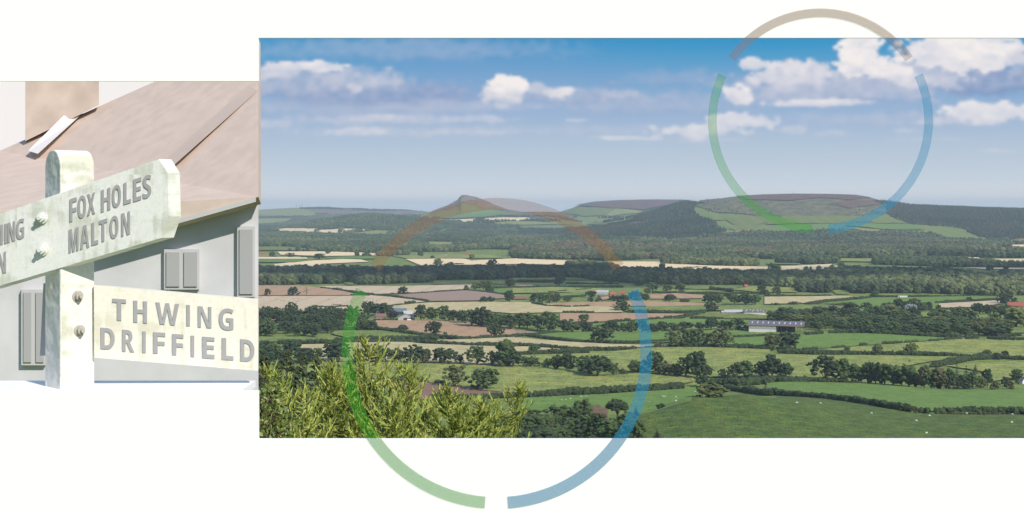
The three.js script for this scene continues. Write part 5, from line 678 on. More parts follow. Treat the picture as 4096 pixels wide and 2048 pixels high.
// ---------------------------------------------------------------- wrapped bales, field bales, fences, poles, trailer
{
  const mint = paint(0.20, 0.52, 0.40, 0.4), black = paint(0.02, 0.022, 0.03, 0.35), g = hit(1868, 830, 800), bale = new THREE.CylinderGeometry(0.85, 0.85, 1.5, 14, 1).rotateX(Math.PI / 2), capG = new THREE.CylinderGeometry(0.78, 0.85, 0.12, 14).rotateX(Math.PI / 2).translate(0, 0, 0.8);
  const put = (x, y, z, m, label) => { const b = new THREE.Group(); b.position.set(g.x + x, ground(g.x + x, g.z + z) + y, g.z + z); part(bale, m, 'roll', b); part(capG, m, 'end', b); addThing(b, 'wrapped_bale', label, 'bale', 'wrapped silage bales in the stack'); };
  for (let tier = 0; tier < 3; tier++) { const n = [11, 9, 8][tier]; for (let k = 0; k < n; k++) { const m = (tier === 0 && (k === 0 || k === 6 || k === n - 1)) || (tier === 2 && k < 5) ? mint : black; put((k - (n - 1) / 2) * 1.74, 0.85 + tier * 1.48, 0, m, `${m === mint ? 'mint green' : 'black'} wrapped bale, ${ORD[k + 1]} from left in the ${['bottom', 'middle', 'top'][tier]} row of the stack`); } }
  put(-2.6, 0.85 + 4.4, 0, mint, 'mint green wrapped bale lying on top of the stack');
  const straw = paint(0.30, 0.22, 0.13), bg = new THREE.BoxGeometry(3.4, 1.5, 1.3); bg.translate(0, 0.75, 0);
  const list = [[35, 1129], [112, 1129], [250, 1125], [190, 1152], [360, 1149], [410, 1149], [245, 1170], [270, 1167], [318, 1172], [402, 1174], [710, 1152], [948, 1189], [1080, 1142], [1112, 1144], [1155, 1152], [1195, 1169], [1320, 1150]].sort((a, b) => a[0] - b[0]);
  list.forEach(([x, y], i) => { const p = hit(...pic('A1', x, y), 900), b = new THREE.Mesh(bg, straw); b.position.set(p.x, p.y + 0.3, p.z); b.rotation.y = i * 0.3; addThing(b, 'straw_bale', `brown straw bale lying in the pale field, ${ORD[i + 1]} from left`, 'bale', 'straw bales in the pale field'); });
  const tp = hit(...pic('A1', 800, 1210), 900), tr = new THREE.Group(); tr.position.set(tp.x, tp.y + 0.3, tp.z); part(box(11, 0.5, 2.4, 0, 1.1, 0), paint(0.12, 0.07, 0.06), 'deck', tr); part(box(0.2, 1.8, 2.4, -5.4, 1.6, 0), paint(0.12, 0.07, 0.06), 'headboard', tr); for (const x of [-3.5, 3, 4.3]) for (const z of [-1, 1]) part(new THREE.CylinderGeometry(0.55, 0.55, 0.35, 12).rotateX(Math.PI / 2).translate(x, 0.55, z), M.dark, 'wheel', tr); part(taperTube([[-5, 1.2, 0], [-8, 0.8, 0]], [0.15, 0.1], 5), M.dark, 'drawbar', tr); addThing(tr, 'farm_trailer', 'long flat farm trailer standing in the pale bale field', 'trailer');
  const wood = paint(0.20, 0.17, 0.13), postG = new THREE.CylinderGeometry(0.09, 0.1, 1.7, 6).translate(0, 0.75, 0);
  const fence = (zone, pts, label, gap = 4) => { const P = []; for (let i = 0; i < pts.length; i += 2) P.push(hit(...pic(zone, pts[i], pts[i + 1]), 560)); const f = new THREE.Group(); f.position.set(P[0].x, P[0].y, P[0].z); const line = []; for (let i = 0; i < P.length - 1; i++) { const L = Math.hypot(P[i + 1].x - P[i].x, P[i + 1].z - P[i].z), n = Math.ceil(L / gap); for (let k = 0; k < n; k++) { const x = lerp(P[i].x, P[i + 1].x, k / n), z = lerp(P[i].z, P[i + 1].z, k / n), y = ground(x, z); const m = part(postG, wood, 'post', f); m.position.set(x - P[0].x, y + 0.1 - P[0].y, z - P[0].z); line.push([x - P[0].x, y + 1.2 - P[0].y, z - P[0].z]); } } part(taperTube(line, line.map(() => 0.03), 4), wood, 'wire', f); part(taperTube(line.map(([x, y, z]) => [x, y - 0.5, z]), line.map(() => 0.03), 4), wood, 'wire', f); addThing(f, 'fence', label, 'fence'); };
  fence('B1', [1500, 742, 1640, 762, 1760, 778, 2000, 808, 2287, 846], 'post and wire fence between pasture and ploughed field');
  fence('B3', [450, 444, 800, 418, 1200, 392, 1500, 370, 1720, 352, 1960, 344], 'post fence running through the hedge clumps behind the cattle', 5);
  fence('B3', [1520, 1020, 1900, 1022, 2330, 1032], 'post fence in front of the lowest right hedge', 5);
  const pole = (zone, x, y, h, label) => { const p = hit(...pic(zone, x, y), 700), o = new THREE.Group(), H = h * Z[zone][2] * p.d / F; o.position.set(p.x, p.y, p.z); part(taperTube([[0, -0.5, 0], [0, H, 0]], [0.2, 0.14], 6), wood, 'post', o); part(box(2, 0.2, 0.2, 0, H - 1, 0), wood, 'crossarm', o); addThing(o, 'utility_pole', label, 'pole', 'utility poles'); };
  pole('B2', 1038, 168, 62, 'thin utility pole in the pink stubble'); pole('B2', 339, 50, 50, 'thin utility pole beyond the striped gold field'); pole('B2', 1687, 122, 42, 'thin utility pole left of the white sheds'); pole('B1', 1423, 220, 90, 'thin utility pole in front of the silo'); pole('A3', 1075, 1246, 36, 'thin utility pole before the clump on the right');
}
// ---------------------------------------------------------------- sheep and cattle
function beast(cow) {
  const L = cow ? 2.2 : 1.25, H = cow ? 1.35 : 0.78, B = cow ? 0.34 : 0.27, parts = [];
  const ell = (x, y, z, a, b, c) => { const g = new THREE.SphereGeometry(1, 8, 6); g.scale(a, b, c); g.translate(x, y, z); parts.push(g); };
  ell(0, H * 0.74, 0, L * 0.36, B * (cow ? 1.1 : 1.05), B); ell(L * 0.22, H * 0.76, 0, L * 0.17, B * 1.02, B * 0.95); ell(-L * 0.24, H * 0.77, 0, L * 0.16, B, B * 0.98); ell(L * 0.4, H * 0.62, 0, L * 0.12, B * 0.5, B * 0.42); ell(L * 0.49, H * 0.4, 0, L * 0.06, B * 0.55, B * 0.32); ell(L * 0.46, H * 0.56, B * 0.4, L * 0.025, B * 0.12, B * 0.25); ell(L * 0.46, H * 0.56, -B * 0.4, L * 0.025, B * 0.12, B * 0.25);
  for (const [x, z] of [[0.26, 0.5], [0.2, -0.5], [-0.26, 0.5], [-0.32, -0.5]]) { const f = x > 0; parts.push(taperTube(f ? [[x * L, H * 0.6, z * B], [x * L - 0.02, H * 0.3, z * B], [x * L, 0, z * B]] : [[x * L, H * 0.65, z * B], [x * L + L * 0.04, H * 0.42, z * B], [x * L - L * 0.03, H * 0.24, z * B], [x * L, 0, z * B]], f ? [B * 0.3, B * 0.2, B * 0.17] : [B * 0.42, B * 0.28, B * 0.2, B * 0.17], 6)); }
  parts.push(taperTube([[-L * 0.38, H * 0.85, 0], [-L * 0.42, H * 0.6, 0], [-L * 0.41, H * (cow ? 0.3 : 0.55), 0]], [0.06, 0.04, 0.05], 5));
  return mergeGeometries(parts.map((g) => { const q = g.index ? g.toNonIndexed() : g; q.deleteAttribute('uv'); return q; }));
}
const sheepG = beast(false), cowG = beast(true), wool = paint(0.72, 0.68, 0.60), hide = paint(0.018, 0.017, 0.018);
function herd(zone, list, cow, where, group, rmin = 560) { list.sort((a, b) => a[0] - b[0]).forEach(([x, y, lie], i) => { const p = hit(...pic(zone, x, y), rmin), m = new THREE.Mesh(cow ? cowG : sheepG, cow ? hide : wool), r = rng(60 + i + list.length); m.position.set(p.x, p.y + 0.25, p.z); m.rotation.y = (r() < 0.5 ? 0 : Math.PI) + (r() - 0.5) * 1.2; addThing(m, cow ? 'cow' : 'sheep', `${cow ? 'black cow' : 'white sheep'} ${where}, ${ORD[i + 1]} from left`, cow ? 'cow' : 'sheep', group); }); }
herd('B2', [[28, 892], [440, 897], [472, 894], [515, 886], [593, 922], [612, 868], [655, 865], [653, 926], [382, 1000], [1333, 864], [1345, 870], [1357, 865], [1453, 872], [1452, 910], [1622, 824]], false, 'grazing below the long dark hedge', 'sheep below the dark hedge');
herd('B3', [[270, 926], [480, 930], [932, 1020], [1447, 1040], [1330, 1086], [1422, 1196], [1778, 1020], [2184, 1028], [2178, 1100]], false, 'grazing on the near slope', 'sheep on the near slope', 430);
herd('B3', [[2090, 564], [2112, 580], [2138, 558], [2160, 562], [2180, 558], [2202, 562], [2218, 580], [2252, 574], [2283, 582]], false, 'in the field under the thick hedge', 'sheep under the thick hedge');
herd('B3', [[2200, 300], [2230, 296], [2262, 304], [2284, 292], [2215, 310], [2275, 314]], false, 'in the small paddock right of the wood', 'sheep in the paddock by the wood');
herd('B3', [[403, 574], [548, 464], [602, 465], [720, 466], [1120, 461], [1215, 582], [1232, 588], [1268, 555]], true, 'in the pastures beside the straight hedge', 'cattle by the straight hedge');
// ---------------------------------------------------------------- near larches, spruces and the oak top
const needle = [[0.42, 0.47, 0.10], [0.30, 0.37, 0.07], [0.20, 0.28, 0.055], [0.44, 0.43, 0.10], [0.07, 0.11, 0.03]].map((c) => new THREE.MeshStandardMaterial({ color: new THREE.Color().setRGB(...c), roughness: 0.85, side: THREE.DoubleSide }));  // palest tones paint sunlit shoots, the darkest stands for shade inside the crown
const twigMat = paint(0.22, 0.15, 0.09);
class Shoots {
  constructor() { this.p = []; this.i = []; }
  add(a, b, r0, r1 = 0.3 * r0) {                         // three-sided tapering shoot with its sleeve of needles
    const t = new THREE.Vector3().subVectors(b, a), L = t.length(); if (L < 1e-5) return; t.divideScalar(L);
    const u = new THREE.Vector3().crossVectors(t, Math.abs(t.y) > 0.9 ? new THREE.Vector3(1, 0, 0) : new THREE.Vector3(0, 1, 0)).normalize(), v = new THREE.Vector3().crossVectors(t, u), o = this.p.length / 3;
    for (const [q, rr] of [[a, r0], [b, r1]]) for (let k = 0; k < 3; k++) { const an = k * 2.0944, c = Math.cos(an) * rr, s = Math.sin(an) * rr; this.p.push(q.x + u.x * c + v.x * s, q.y + u.y * c + v.y * s, q.z + u.z * c + v.z * s); }
    for (let k = 0; k < 3; k++) { const n = (k + 1) % 3; this.i.push(o + k, o + n, o + 3 + k, o + n, o + 3 + n, o + 3 + k); } this.i.push(o + 3, o + 4, o + 5);
  }
  build() { const g = new THREE.BufferGeometry(); g.setAttribute('position', new THREE.Float32BufferAttribute(this.p, 3)); g.setIndex(this.i); const q = g.toNonIndexed(); q.computeVertexNormals(); return q; }
}
// larch: leader with upswept boughs, side twigs along each, hanging twiglets under the older ones
function larch(o) {
  const { px, top, d, tall, spread, seed, lean = 0, droop = 0.25, dens = 1, label, bend = 0 } = o, r = rng(seed), V = (x, y, z) => new THREE.Vector3(x, y, z);
  const x0 = (px - CX) / F * d, yTop = EYE - (top - CY) / F * d, root = new THREE.Group(), base = ground(x0, -d);
  root.position.set(x0 - lean * tall * 0.5, yTop - tall, -d);
  const S = needle.map(() => new Shoots()), T = new Shoots(), low = Math.min(0, base - (yTop - tall)) - 0.4;
  const stem = (y) => V(lean * y * 0.5 * (y / tall) + lean * y * 0.25 + Math.sin(y * 1.1 + seed) * 0.05 + bend * Math.pow(Math.max(0, y / tall - 0.82) / 0.18, 2), y - Math.abs(bend) * 0.5 * Math.pow(Math.max(0, y / tall - 0.82) / 0.18, 3), Math.cos(y * 0.9 + seed) * 0.05);
  const trunk = []; for (let k = 0; k <= 14; k++) { const y = lerp(low, tall, k / 14), q = stem(Math.max(0, y)); trunk.push([q.x, y < 0 ? y : q.y, q.z]); }
  part(taperTube(trunk, trunk.map((_, k) => lerp(0.11, 0.012, k / 14)), 7), twigMat, 'trunk', root);
  const shoot = (a, dir, len, rad) => { S[Math.floor(Math.pow(r(), 1.4) * 5)].add(a, a.clone().addScaledVector(dir, len), rad * (0.8 + r() * 0.5), rad * 0.35); };
  for (let k = 0; k < 8; k++) { const y = tall - k * 0.06; shoot(stem(y - 0.06), V(lean * 0.5 + bend * (r() - 0.2), 1 - Math.abs(bend) * 2.2, 0).normalize(), 0.12, 0.022); }
  let y = tall - 0.12;
  while (y > 0.05) {
    const age = tall - y, n = 2 + Math.floor(r() * 2.4);
    for (let k = 0; k < n; k++) {
      const a = r() * 6.283, len = spread * Math.min(1, 0.1 + age * 0.36) * (0.5 + r() * 0.75), rise = lerp(0.7, -0.02, Math.min(1, age / 2.2)) + (r() - 0.5) * 0.3, dir = V(Math.cos(a), 0, Math.sin(a)), seg = Math.max(4, Math.round(len / 0.11)), b0 = stem(y);
      let prev = b0.clone();
      for (let q = 1; q <= seg; q++) {
        const f = q / seg, p = b0.clone().addScaledVector(dir, len * f); p.y += len * (rise * f - droop * f * (1 - f) * 2.2 + 0.36 * f * f); p.x += (r() - 0.5) * 0.05; p.z += (r() - 0.5) * 0.05;
        if (f < 0.75) T.add(prev, p, 0.016 * (1.2 - f) + 0.006, 0.014 * (1.1 - f) + 0.005);
        const fw = p.clone().sub(prev).normalize();
        S[Math.floor(r() * 4)].add(prev, p, 0.024, 0.02);
        for (let w = 0; w < 5 * dens; w++) {
          const side = r() < 0.5 ? 1 : -1, out = V(-dir.z * side, 0, dir.x * side), up = r() * 0.75 - (age > 1.6 ? droop * 1.5 * r() : -0.1);
          const td = fw.clone().multiplyScalar(0.75 + r() * 0.4).addScaledVector(out, 0.2 + r() * 0.9).add(V((r() - 0.5) * 0.5, up, (r() - 0.5) * 0.5)).normalize();
          shoot(p, td, (0.09 + r() * 0.2) * (1.1 - f * 0.35), 0.0145);
        }
        if (age > 1.2 && r() < droop * 1.3) { let h = p.clone(); for (let e = 0; e < 3; e++) { const nx = h.clone().add(V((r() - 0.5) * 0.07, -0.1 - r() * 0.06, (r() - 0.5) * 0.07)); S[2 + Math.floor(r() * 3)].add(h, nx, 0.02, 0.014); h = nx; } }
        prev = p;
      }
      shoot(prev, prev.clone().sub(b0).normalize().add(V(0, 0.5, 0)).normalize(), 0.16 + r() * 0.1, 0.017);
    }
    y -= (0.065 + r() * 0.06) / dens;
  }
  part(T.build(), twigMat, 'boughs', root); S.forEach((s, i) => { if (s.p.length) part(s.build(), needle[i], 'needles', root); });
  addThing(root, 'larch_tree', label, 'larch', 'larches in the near foreground');
}
larch({ px: 928, top: 866, d: 44, tall: 6.2, spread: 1.9, seed: 3, droop: 0.42, dens: 1.05, label: 'tallest yellow-green larch with a ragged pointed top' });
larch({ px: 838, top: 926, d: 43, tall: 4.8, spread: 1.9, seed: 7, droop: 0.15, dens: 1.1, label: 'bushy larch left of the tallest one, with upswept boughs' });
larch({ px: 872, top: 938, d: 45, tall: 4.4, spread: 1.5, seed: 17, droop: 0.2, dens: 0.9, label: 'larch squeezed between the bushy larch and the tallest one' });
larch({ px: 1022, top: 922, d: 42, tall: 4.4, spread: 1.5, seed: 11, droop: 0.25, dens: 0.9, label: 'slim larch with a straight bare leader right of the tallest' });
larch({ px: 1137, top: 988, d: 40, tall: 3.6, spread: 1.8, seed: 19, droop: 0.12, dens: 1.15, label: 'broad bright larch top at the bottom of the view' });
larch({ px: 1205, top: 1010, d: 41, tall: 3.4, spread: 1.5, seed: 29, droop: 0.15, dens: 1.0, label: 'low larch between the broad one and the leaning one' });
larch({ px: 1272, top: 975, d: 42, tall: 3.6, spread: 1.5, seed: 23, lean: 0.5, droop: 0.3, dens: 0.9, label: 'larch leaning right at the end of the row' });
larch({ px: 760, top: 985, d: 40, tall: 3.2, spread: 1.5, seed: 37, droop: 0.2, dens: 0.9, label: 'low larch behind the oak leaves at the left' });
larch({ px: 697, top: 915, d: 38, tall: 3.6, spread: 0.85, seed: 41, droop: 0.8, dens: 0.8, bend: -0.5, label: 'larch with a bent drooping top at the far left' });
larch({ px: 985, top: 1010, d: 39, tall: 3, spread: 1.6, seed: 53, droop: 0.2, dens: 1, label: 'low larch in front of the tallest one' });
larch({ px: 1075, top: 1020, d: 43, tall: 3.2, spread: 1.6, seed: 57, droop: 0.3, dens: 1, label: 'low larch right behind the slim larch' });
{ // oak top: separate lobed leaves on twigs
  const r = rng(71), d = 33, root = new THREE.Group(), cx = (672 - CX) / F * d, top = EYE - (975 - CY) / F * d; root.position.set(cx, top - 3.4, -d);
  const mats = [[0.34, 0.36, 0.13], [0.14, 0.20, 0.045], [0.08, 0.13, 0.03], [0.22, 0.27, 0.07]].map((c) => new THREE.MeshStandardMaterial({ color: new THREE.Color().setRGB(...c), roughness: 0.5, side: THREE.DoubleSide }));
  const P = mats.map(() => []), T = new Shoots();
  const outline = [[0, 0], [0.16, 0.12], [0.12, 0.24], [0.34, 0.34], [0.24, 0.5], [0.42, 0.62], [0.24, 0.78], [0.12, 0.98], [0, 1]];
  for (let k = 0; k < 1900; k++) {
    const a = r() * 6.283, q = Math.pow(r(), 0.5), y = 3.4 * r(), w = 1.15 * Math.pow(1 - y / 3.7, 0.45) * (0.75 + 0.4 * noise2(a * 1.5 + 3, y * 1.6)), x = Math.cos(a) * w * q, z = Math.sin(a) * w * q, s = 0.085 + r() * 0.06;
    const e = new THREE.Euler(r() * 6.28, r() * 6.28, r() * 6.28), mi = Math.floor(Math.pow(r(), 0.9) * 4), curl = (r() - 0.5) * 0.5;
    const pts = [...outline, ...outline.slice(1, -1).reverse().map(([px, py]) => [-px, py])].map(([px, py]) => new THREE.Vector3(px * s, (py - 0.3) * s, curl * px * px * s * 3).applyEuler(e).add(new THREE.Vector3(x, y, z)));
    const c = new THREE.Vector3(0, 0.2 * s, 0).applyEuler(e).add(new THREE.Vector3(x, y, z));
    for (let i = 0; i < pts.length; i++) { const n = pts[(i + 1) % pts.length]; P[mi].push(c.x, c.y, c.z, pts[i].x, pts[i].y, pts[i].z, n.x, n.y, n.z); }
    if (k % 9 === 0) T.add(new THREE.Vector3(x * 0.3, y - 0.3, z * 0.3), new THREE.Vector3(x, y, z), 0.014, 0.005);
  }
  part(taperTube([[0, -12, 0], [0, 0, 0], [0.05, 2.4, 0]], [0.22, 0.12, 0.02], 7), bark, 'trunk', root); part(T.build(), twigMat, 'twigs', root);
  P.forEach((p, i) => { const g = new THREE.BufferGeometry(); g.setAttribute('position', new THREE.Float32BufferAttribute(p, 3)); g.computeVertexNormals(); const m = part(g, mats[i], 'leaves', root); m.userData.kind = 'stuff'; });
  addThing(root, 'oak_tree', 'oak top with large pale lobed leaves in the lower left corner', 'tree');
}
// dark spruces behind the larches: boughs with drooping sprays
function spruceTree(px, top, d, tall, wide, seed, label) {
  const r = rng(seed), root = new THREE.Group(), x = (px - CX) / F * d, yTop = EYE - (top - CY) / F * d; root.position.set(x, yTop - tall, -d);
  const S = new Shoots(), S2 = new Shoots(), V = (a, b, c) => new THREE.Vector3(a, b, c), low = Math.min(0, ground(x, -d) - (yTop - tall)) - 0.5;
  part(taperTube([[0, low, 0], [0, tall * 0.5, 0], [0, tall, 0]], [0.26, 0.16, 0.02], 7), bark, 'trunk', root);
  for (let y = tall - 0.2; y > 0; y -= 0.36 + r() * 0.18) { const age = tall - y, n = 5; for (let k = 0; k < n; k++) { const a = r() * 6.283, len = wide * Math.min(1, 0.06 + age / tall * 1.1) * (0.7 + r() * 0.5), seg = Math.max(3, Math.round(len / 0.34)); let prev = V(0, y, 0); for (let q = 1; q <= seg; q++) { const f = q / seg, p = V(Math.cos(a) * len * f, y + len * (0.25 * f - 0.35 * f * f + (age < 2 ? 0.5 * f : 0)), Math.sin(a) * len * f); (r() < 0.6 ? S : S2).add(prev, p, 0.09, 0.06); for (let w = 0; w < 3; w++) (r() < 0.6 ? S : S2).add(p, p.clone().add(V((r() - 0.5) * 0.6, -0.05 - r() * 0.28, (r() - 0.5) * 0.6)), 0.1, 0.02); prev = p; } } }
  part(S.build(), spruceA, 'needles', root); part(S2.build(), spruceB, 'needles', root); addThing(root, 'spruce_tree', label, 'spruce', 'dark spruces behind the larches');
}
const spruceA = paint(0.040, 0.058, 0.026, 0.9), spruceB = paint(0.062, 0.080, 0.034, 0.9);
[[668, 890], [722, 880], [762, 893], [797, 896], [842, 900], [880, 908], [745, 925], [700, 915], [815, 935], [650, 918]].sort((a, b) => a[0] - b[0]).forEach(([px, top], i) => spruceTree(px, top, 95 + (i * 37) % 34, 13, 2.7, 300 + i, `dark spruce behind the larches, ${ORD[i + 1]} from left`));
[[1120, 1075, 70], [1180, 1060, 75], [1240, 1080, 72], [1010, 1045, 80], [1300, 1068, 90]].sort((a, b) => a[0] - b[0]).forEach(([px, top, d], i) => spruceTree(px, top, d, 8, 2.4, 340 + i, `dark spruce low behind the bright larch row, ${ORD[i + 1]} from left`));
// ---------------------------------------------------------------- the white page margins, built as a wall with two joined openings
const WALL_D = 4;                                          // metres from the viewer to its face
const at = (px, py, d) => new THREE.Vector3((px - CX) / F * d, EYE - (py - CY) / F * d, -d);
const wallWhite = new THREE.MeshStandardMaterial({ color: new THREE.Color().setRGB(0.93, 0.93, 0.93), roughness: 0.9, bumpMap: makeTex(256, 256, (u, v) => { const n = tile((a, b) => fbm(a * 40, b * 40, 3), u, v) * 255; return [n, n, n]; }, { data: true }), bumpScale: 0.0003 });
{
  const P = (px, py) => { const v = at(px, py, WALL_D); return new THREE.Vector2(v.x, v.y); };
  const s = new THREE.Shape([P(-700, -330), P(3280, -330), P(3280, 1920), P(-700, 1920)]);
  s.holes.push(new THREE.Path([P(-420, 204), P(650.5, 204), P(650.5, 95), P(3000, 95), P(3000, 1104), P(650.5, 1104), P(650.5, 983), P(-420, 983)]));
  const g = new THREE.ExtrudeGeometry(s, { depth: 0.012, bevelEnabled: false }); g.translate(0, 0, -WALL_D - 0.012);
  const root = new THREE.Group(); const sheet = part(g, wallWhite, 'panel', root);
  const sill = box((602 + 420) / F * 4, 0.02, 0.24); const q = at(91, 983, WALL_D); sill.translate(q.x, q.y - 0.0225, -WALL_D - 0.012 - 0.1215); part(sill, wallWhite, 'sill', root);
  for (const px of [-560, 3140]) { const a = at(px, 800, WALL_D); part(box(0.12, 2.5, 0.12, a.x, 0, -WALL_D - 0.075), wallWhite, 'upright', root); part(box(0.16, 0.06, 1.1, a.x, 0.002, -WALL_D - 0.3), wallWhite, 'foot', root); }
  addThing(root, 'page_margin_wall', 'white page margins built as a free-standing wall with two joined openings', 'wall');
}
// ring graphics overlaid on the page, built as translucent segments on its face
{
  const tint = { tan: [[0.27, 0.13, 0.05], 0.195], green: [[0.02, 0.32, 0.01], 0.219], blue: [[0.005, 0.26, 0.48], 0.272] }, mats = {};
  for (const k in tint) mats[k] = new THREE.MeshStandardMaterial({ color: new THREE.Color().setRGB(...tint[k][0]), transparent: true, opacity: tint[k][1], roughness: 0.9, depthWrite: false });
  const arc = (cx, cy, R, r, a0, a1, k, label, name) => {
    const c = at(cx, cy, WALL_D - 0.0016), m = (WALL_D - 0.0016) / F, s = new THREE.Shape(), n = 90, D = Math.PI / 180;
    for (let i = 0; i <= n; i++) { const a = lerp(a0, a1, i / n) * D, x = Math.cos(a) * R * m, y = Math.sin(a) * R * m; i ? s.lineTo(x, y) : s.moveTo(x, y); }
    for (let i = n; i >= 0; i--) { const a = lerp(a0, a1, i / n) * D; s.lineTo(Math.cos(a) * r * m, Math.sin(a) * r * m); }
    s.closePath();
    const g = new THREE.ExtrudeGeometry(s, { depth: 0.0012, bevelEnabled: false }), o = new THREE.Mesh(g, mats[k]); o.position.copy(c); addThing(o, 'ring_segment', label, 'ring segment', name);
  };
  arc(2064, 304, 283, 261, 35, 145, 'tan', 'translucent tan arc forming the top of the upper ring', 'upper ring emblem');
  arc(2064, 304, 283, 261, 155, 265.3, 'green', 'translucent green arc on the left of the upper ring', 'upper ring emblem');
  arc(2064, 304, 283, 261, -85.7, 25, 'blue', 'translucent blue arc on the right of the upper ring', 'upper ring emblem');
  arc(1250, 889, 391, 361, 35.3, 144.7, 'tan', 'translucent tan arc forming the top of the lower ring', 'lower ring emblem');
  arc(1250, 889, 391, 361, 155, 265.5, 'green', 'translucent green arc on the left of the lower ring', 'lower ring emblem');
  arc(1250, 889, 391, 361, -85.8, 25, 'blue', 'translucent blue arc on the right of the lower ring', 'lower ring emblem');
}
// ---------------------------------------------------------------- the signpost in the left opening
const font = await new FontLoader().loadAsync('fonts/droid/droid_sans_bold.typeface.json');
{
  const zl = (x, y) => [x * 0.6349, 188.7 + y * 0.63494];   // measured on an enlargement of the left picture
  const weather = (seed, base, stain) => makeTex(512, 512, (u, v) => {
    const n = fbm(u * 6 + seed, v * 14 + seed, 5), f = fbm(u * 60 + seed, v * 60, 3), run = fbm(u * 40 + seed, v * 4, 3), k = 1 + (f - 0.5) * 0.09, s = sstep(0.52, 0.75, n * 0.6 + run * 0.45) * stain + sstep(0.66, 0.74, f) * stain * 0.45;
    return [base[0] * k - s * 46, base[1] * k - s * 43, base[2] * k - s * 56];
  });
  const boardA = new THREE.MeshStandardMaterial({ map: weather(3, [230, 231, 228], 0.6), roughness: 0.75 }), boardB = new THREE.MeshStandardMaterial({ map: weather(13, [236, 231, 219], 0.4), roughness: 0.75 }), postM = new THREE.MeshStandardMaterial({ map: weather(23, [232, 230, 223], 0.6), roughness: 0.85, bumpMap: makeTex(256, 256, (u, v) => { const n = tile((a, b) => fbm(a * 30, b * 30, 4), u, v) * 255; return [n, n, n]; }, { data: true }), bumpScale: 0.008 });
  const ink = new THREE.MeshStandardMaterial({ color: new THREE.Color().setRGB(0.36, 0.36, 0.375), roughness: 0.7 });
  const rusty = grain(0.45, 0.42, 0.38, 20, 20, 0.8), plane = (d, px, ang) => { const o = at(px, 600, d), n = new THREE.Vector3(Math.sin(ang), 0, Math.cos(ang)); return { o, n }; };
  const onto = (pl, px, py) => { const dir = at(px, py, 1); dir.y -= EYE; const t = (pl.o.clone().sub(new THREE.Vector3(0, EYE, 0))).dot(pl.n) / dir.dot(pl.n); return new THREE.Vector3(0, EYE, 0).addScaledVector(dir, t); };
  const root = new THREE.Group(); root.position.copy(at(118, 983, WALL_D + 0.12)); root.position.y = at(0, 983, WALL_D).y - 0.0025; const off = root.position;
  const prism = (pl, pts, thick, material, name, parent = root, rake = 0) => {
    const A = pts.map(([x, y]) => onto(pl, ...zl(x, y)).sub(off)), B = A.map((v) => v.clone().addScaledVector(pl.n, -thick).add(new THREE.Vector3(rake, 0, 0))), pos = [], uv = [], tri = THREE.ShapeUtils.triangulateShape(A.map((v) => new THREE.Vector2(v.x, v.y)), []);
    const push = (...vs) => vs.forEach((v) => { pos.push(v.x, v.y, v.z); uv.push(v.x * 1.6 + v.z * 1.6, v.y * 1.6); });
    const cw = THREE.ShapeUtils.area(A.map((v) => new THREE.Vector2(v.x, v.y))) < 0;
    for (const [a, b, c] of tri) { push(A[a], A[b], A[c]); push(B[a], B[c], B[b]); }
    for (let i = 0; i < A.length; i++) { const j = (i + 1) % A.length; cw ? push(A[i], A[j], B[i], A[j], B[j], B[i]) : push(A[i], B[i], A[j], A[j], B[i], B[j]); }
    const g = new THREE.BufferGeometry(); g.setAttribute('position', new THREE.Float32BufferAttribute(pos, 3)); g.setAttribute('uv', new THREE.Float32BufferAttribute(uv, 2)); g.computeVertexNormals(); return part(g, material, name, parent);
  };
  // each letter: its left and right edge, top and bottom at the left edge, and the slope of its line
  const letter = (pl, ch, x0, x1, t0, b0, slope, parent) => {
    const bar = new THREE.Shape([new THREE.Vector2(0, 0), new THREE.Vector2(0.2, 0), new THREE.Vector2(0.2, 1), new THREE.Vector2(0, 1)]), g = new THREE.ExtrudeGeometry(ch === 'I' ? [bar] : font.generateShapes(ch, 1), { depth: 0.01, curveSegments: 5, bevelEnabled: false }); g.computeBoundingBox(); const bb = g.boundingBox, p = g.attributes.position;
    for (let i = 0; i < p.count; i++) { const u = (p.getX(i) - bb.min.x) / (bb.max.x - bb.min.x), v = (p.getY(i) - bb.min.y) / (bb.max.y - bb.min.y), x = lerp(x0, x1, u), y = lerp(b0, t0, v) + slope * (x - x0), front = p.getZ(i) > 0.005 ? 0.0035 : 0.0005; const w = onto(pl, ...zl(x, y)).addScaledVector(pl.n, front).sub(off); p.setXYZ(i, w.x, w.y, w.z); }
    g.deleteAttribute('uv'); g.computeVertexNormals(); part(g, ink, 'letter', parent);
  };
  // post
  { const w = 0.098, g0 = new THREE.Shape(), top = onto(plane(WALL_D + 0.12, 180, 0), ...zl(270, 302)).y - off.y; g0.moveTo(-w / 2, 0); g0.lineTo(w / 2, 0); g0.lineTo(w / 2, top - 0.05); g0.absarc(0, top - 0.05, w / 2, 0, Math.PI); g0.lineTo(-w / 2, 0);
    const g = new THREE.ExtrudeGeometry(g0, { depth: w * 1.0, bevelEnabled: true, bevelSize: 0.004, bevelThickness: 0.004, bevelSegments: 2, curveSegments: 16 }); g.translate(0, 0.0, -w / 2); g.rotateY(Math.PI / 2 + 0.74 - Math.PI); g.rotateY(Math.PI);
    const m = part(g, postM, 'post', root); const c = onto(plane(WALL_D + 0.12, 180, 0), ...zl(276, 900)).sub(off); m.position.set(c.x, 0, c.z); }
  const plA = plane(WALL_D + 0.045, 120, -0.1), plB = plane(WALL_D + 0.1, 240, 0.12);
  const armA = prism(plA, [[-140, 598], [630, 333], [664, 388], [668, 560], [640, 645], [-140, 876]], 0.04, boardA, 'arm', root, 0.022);
  armA.userData.label = 'grey-white weathered arm pointing right and towards the viewer';
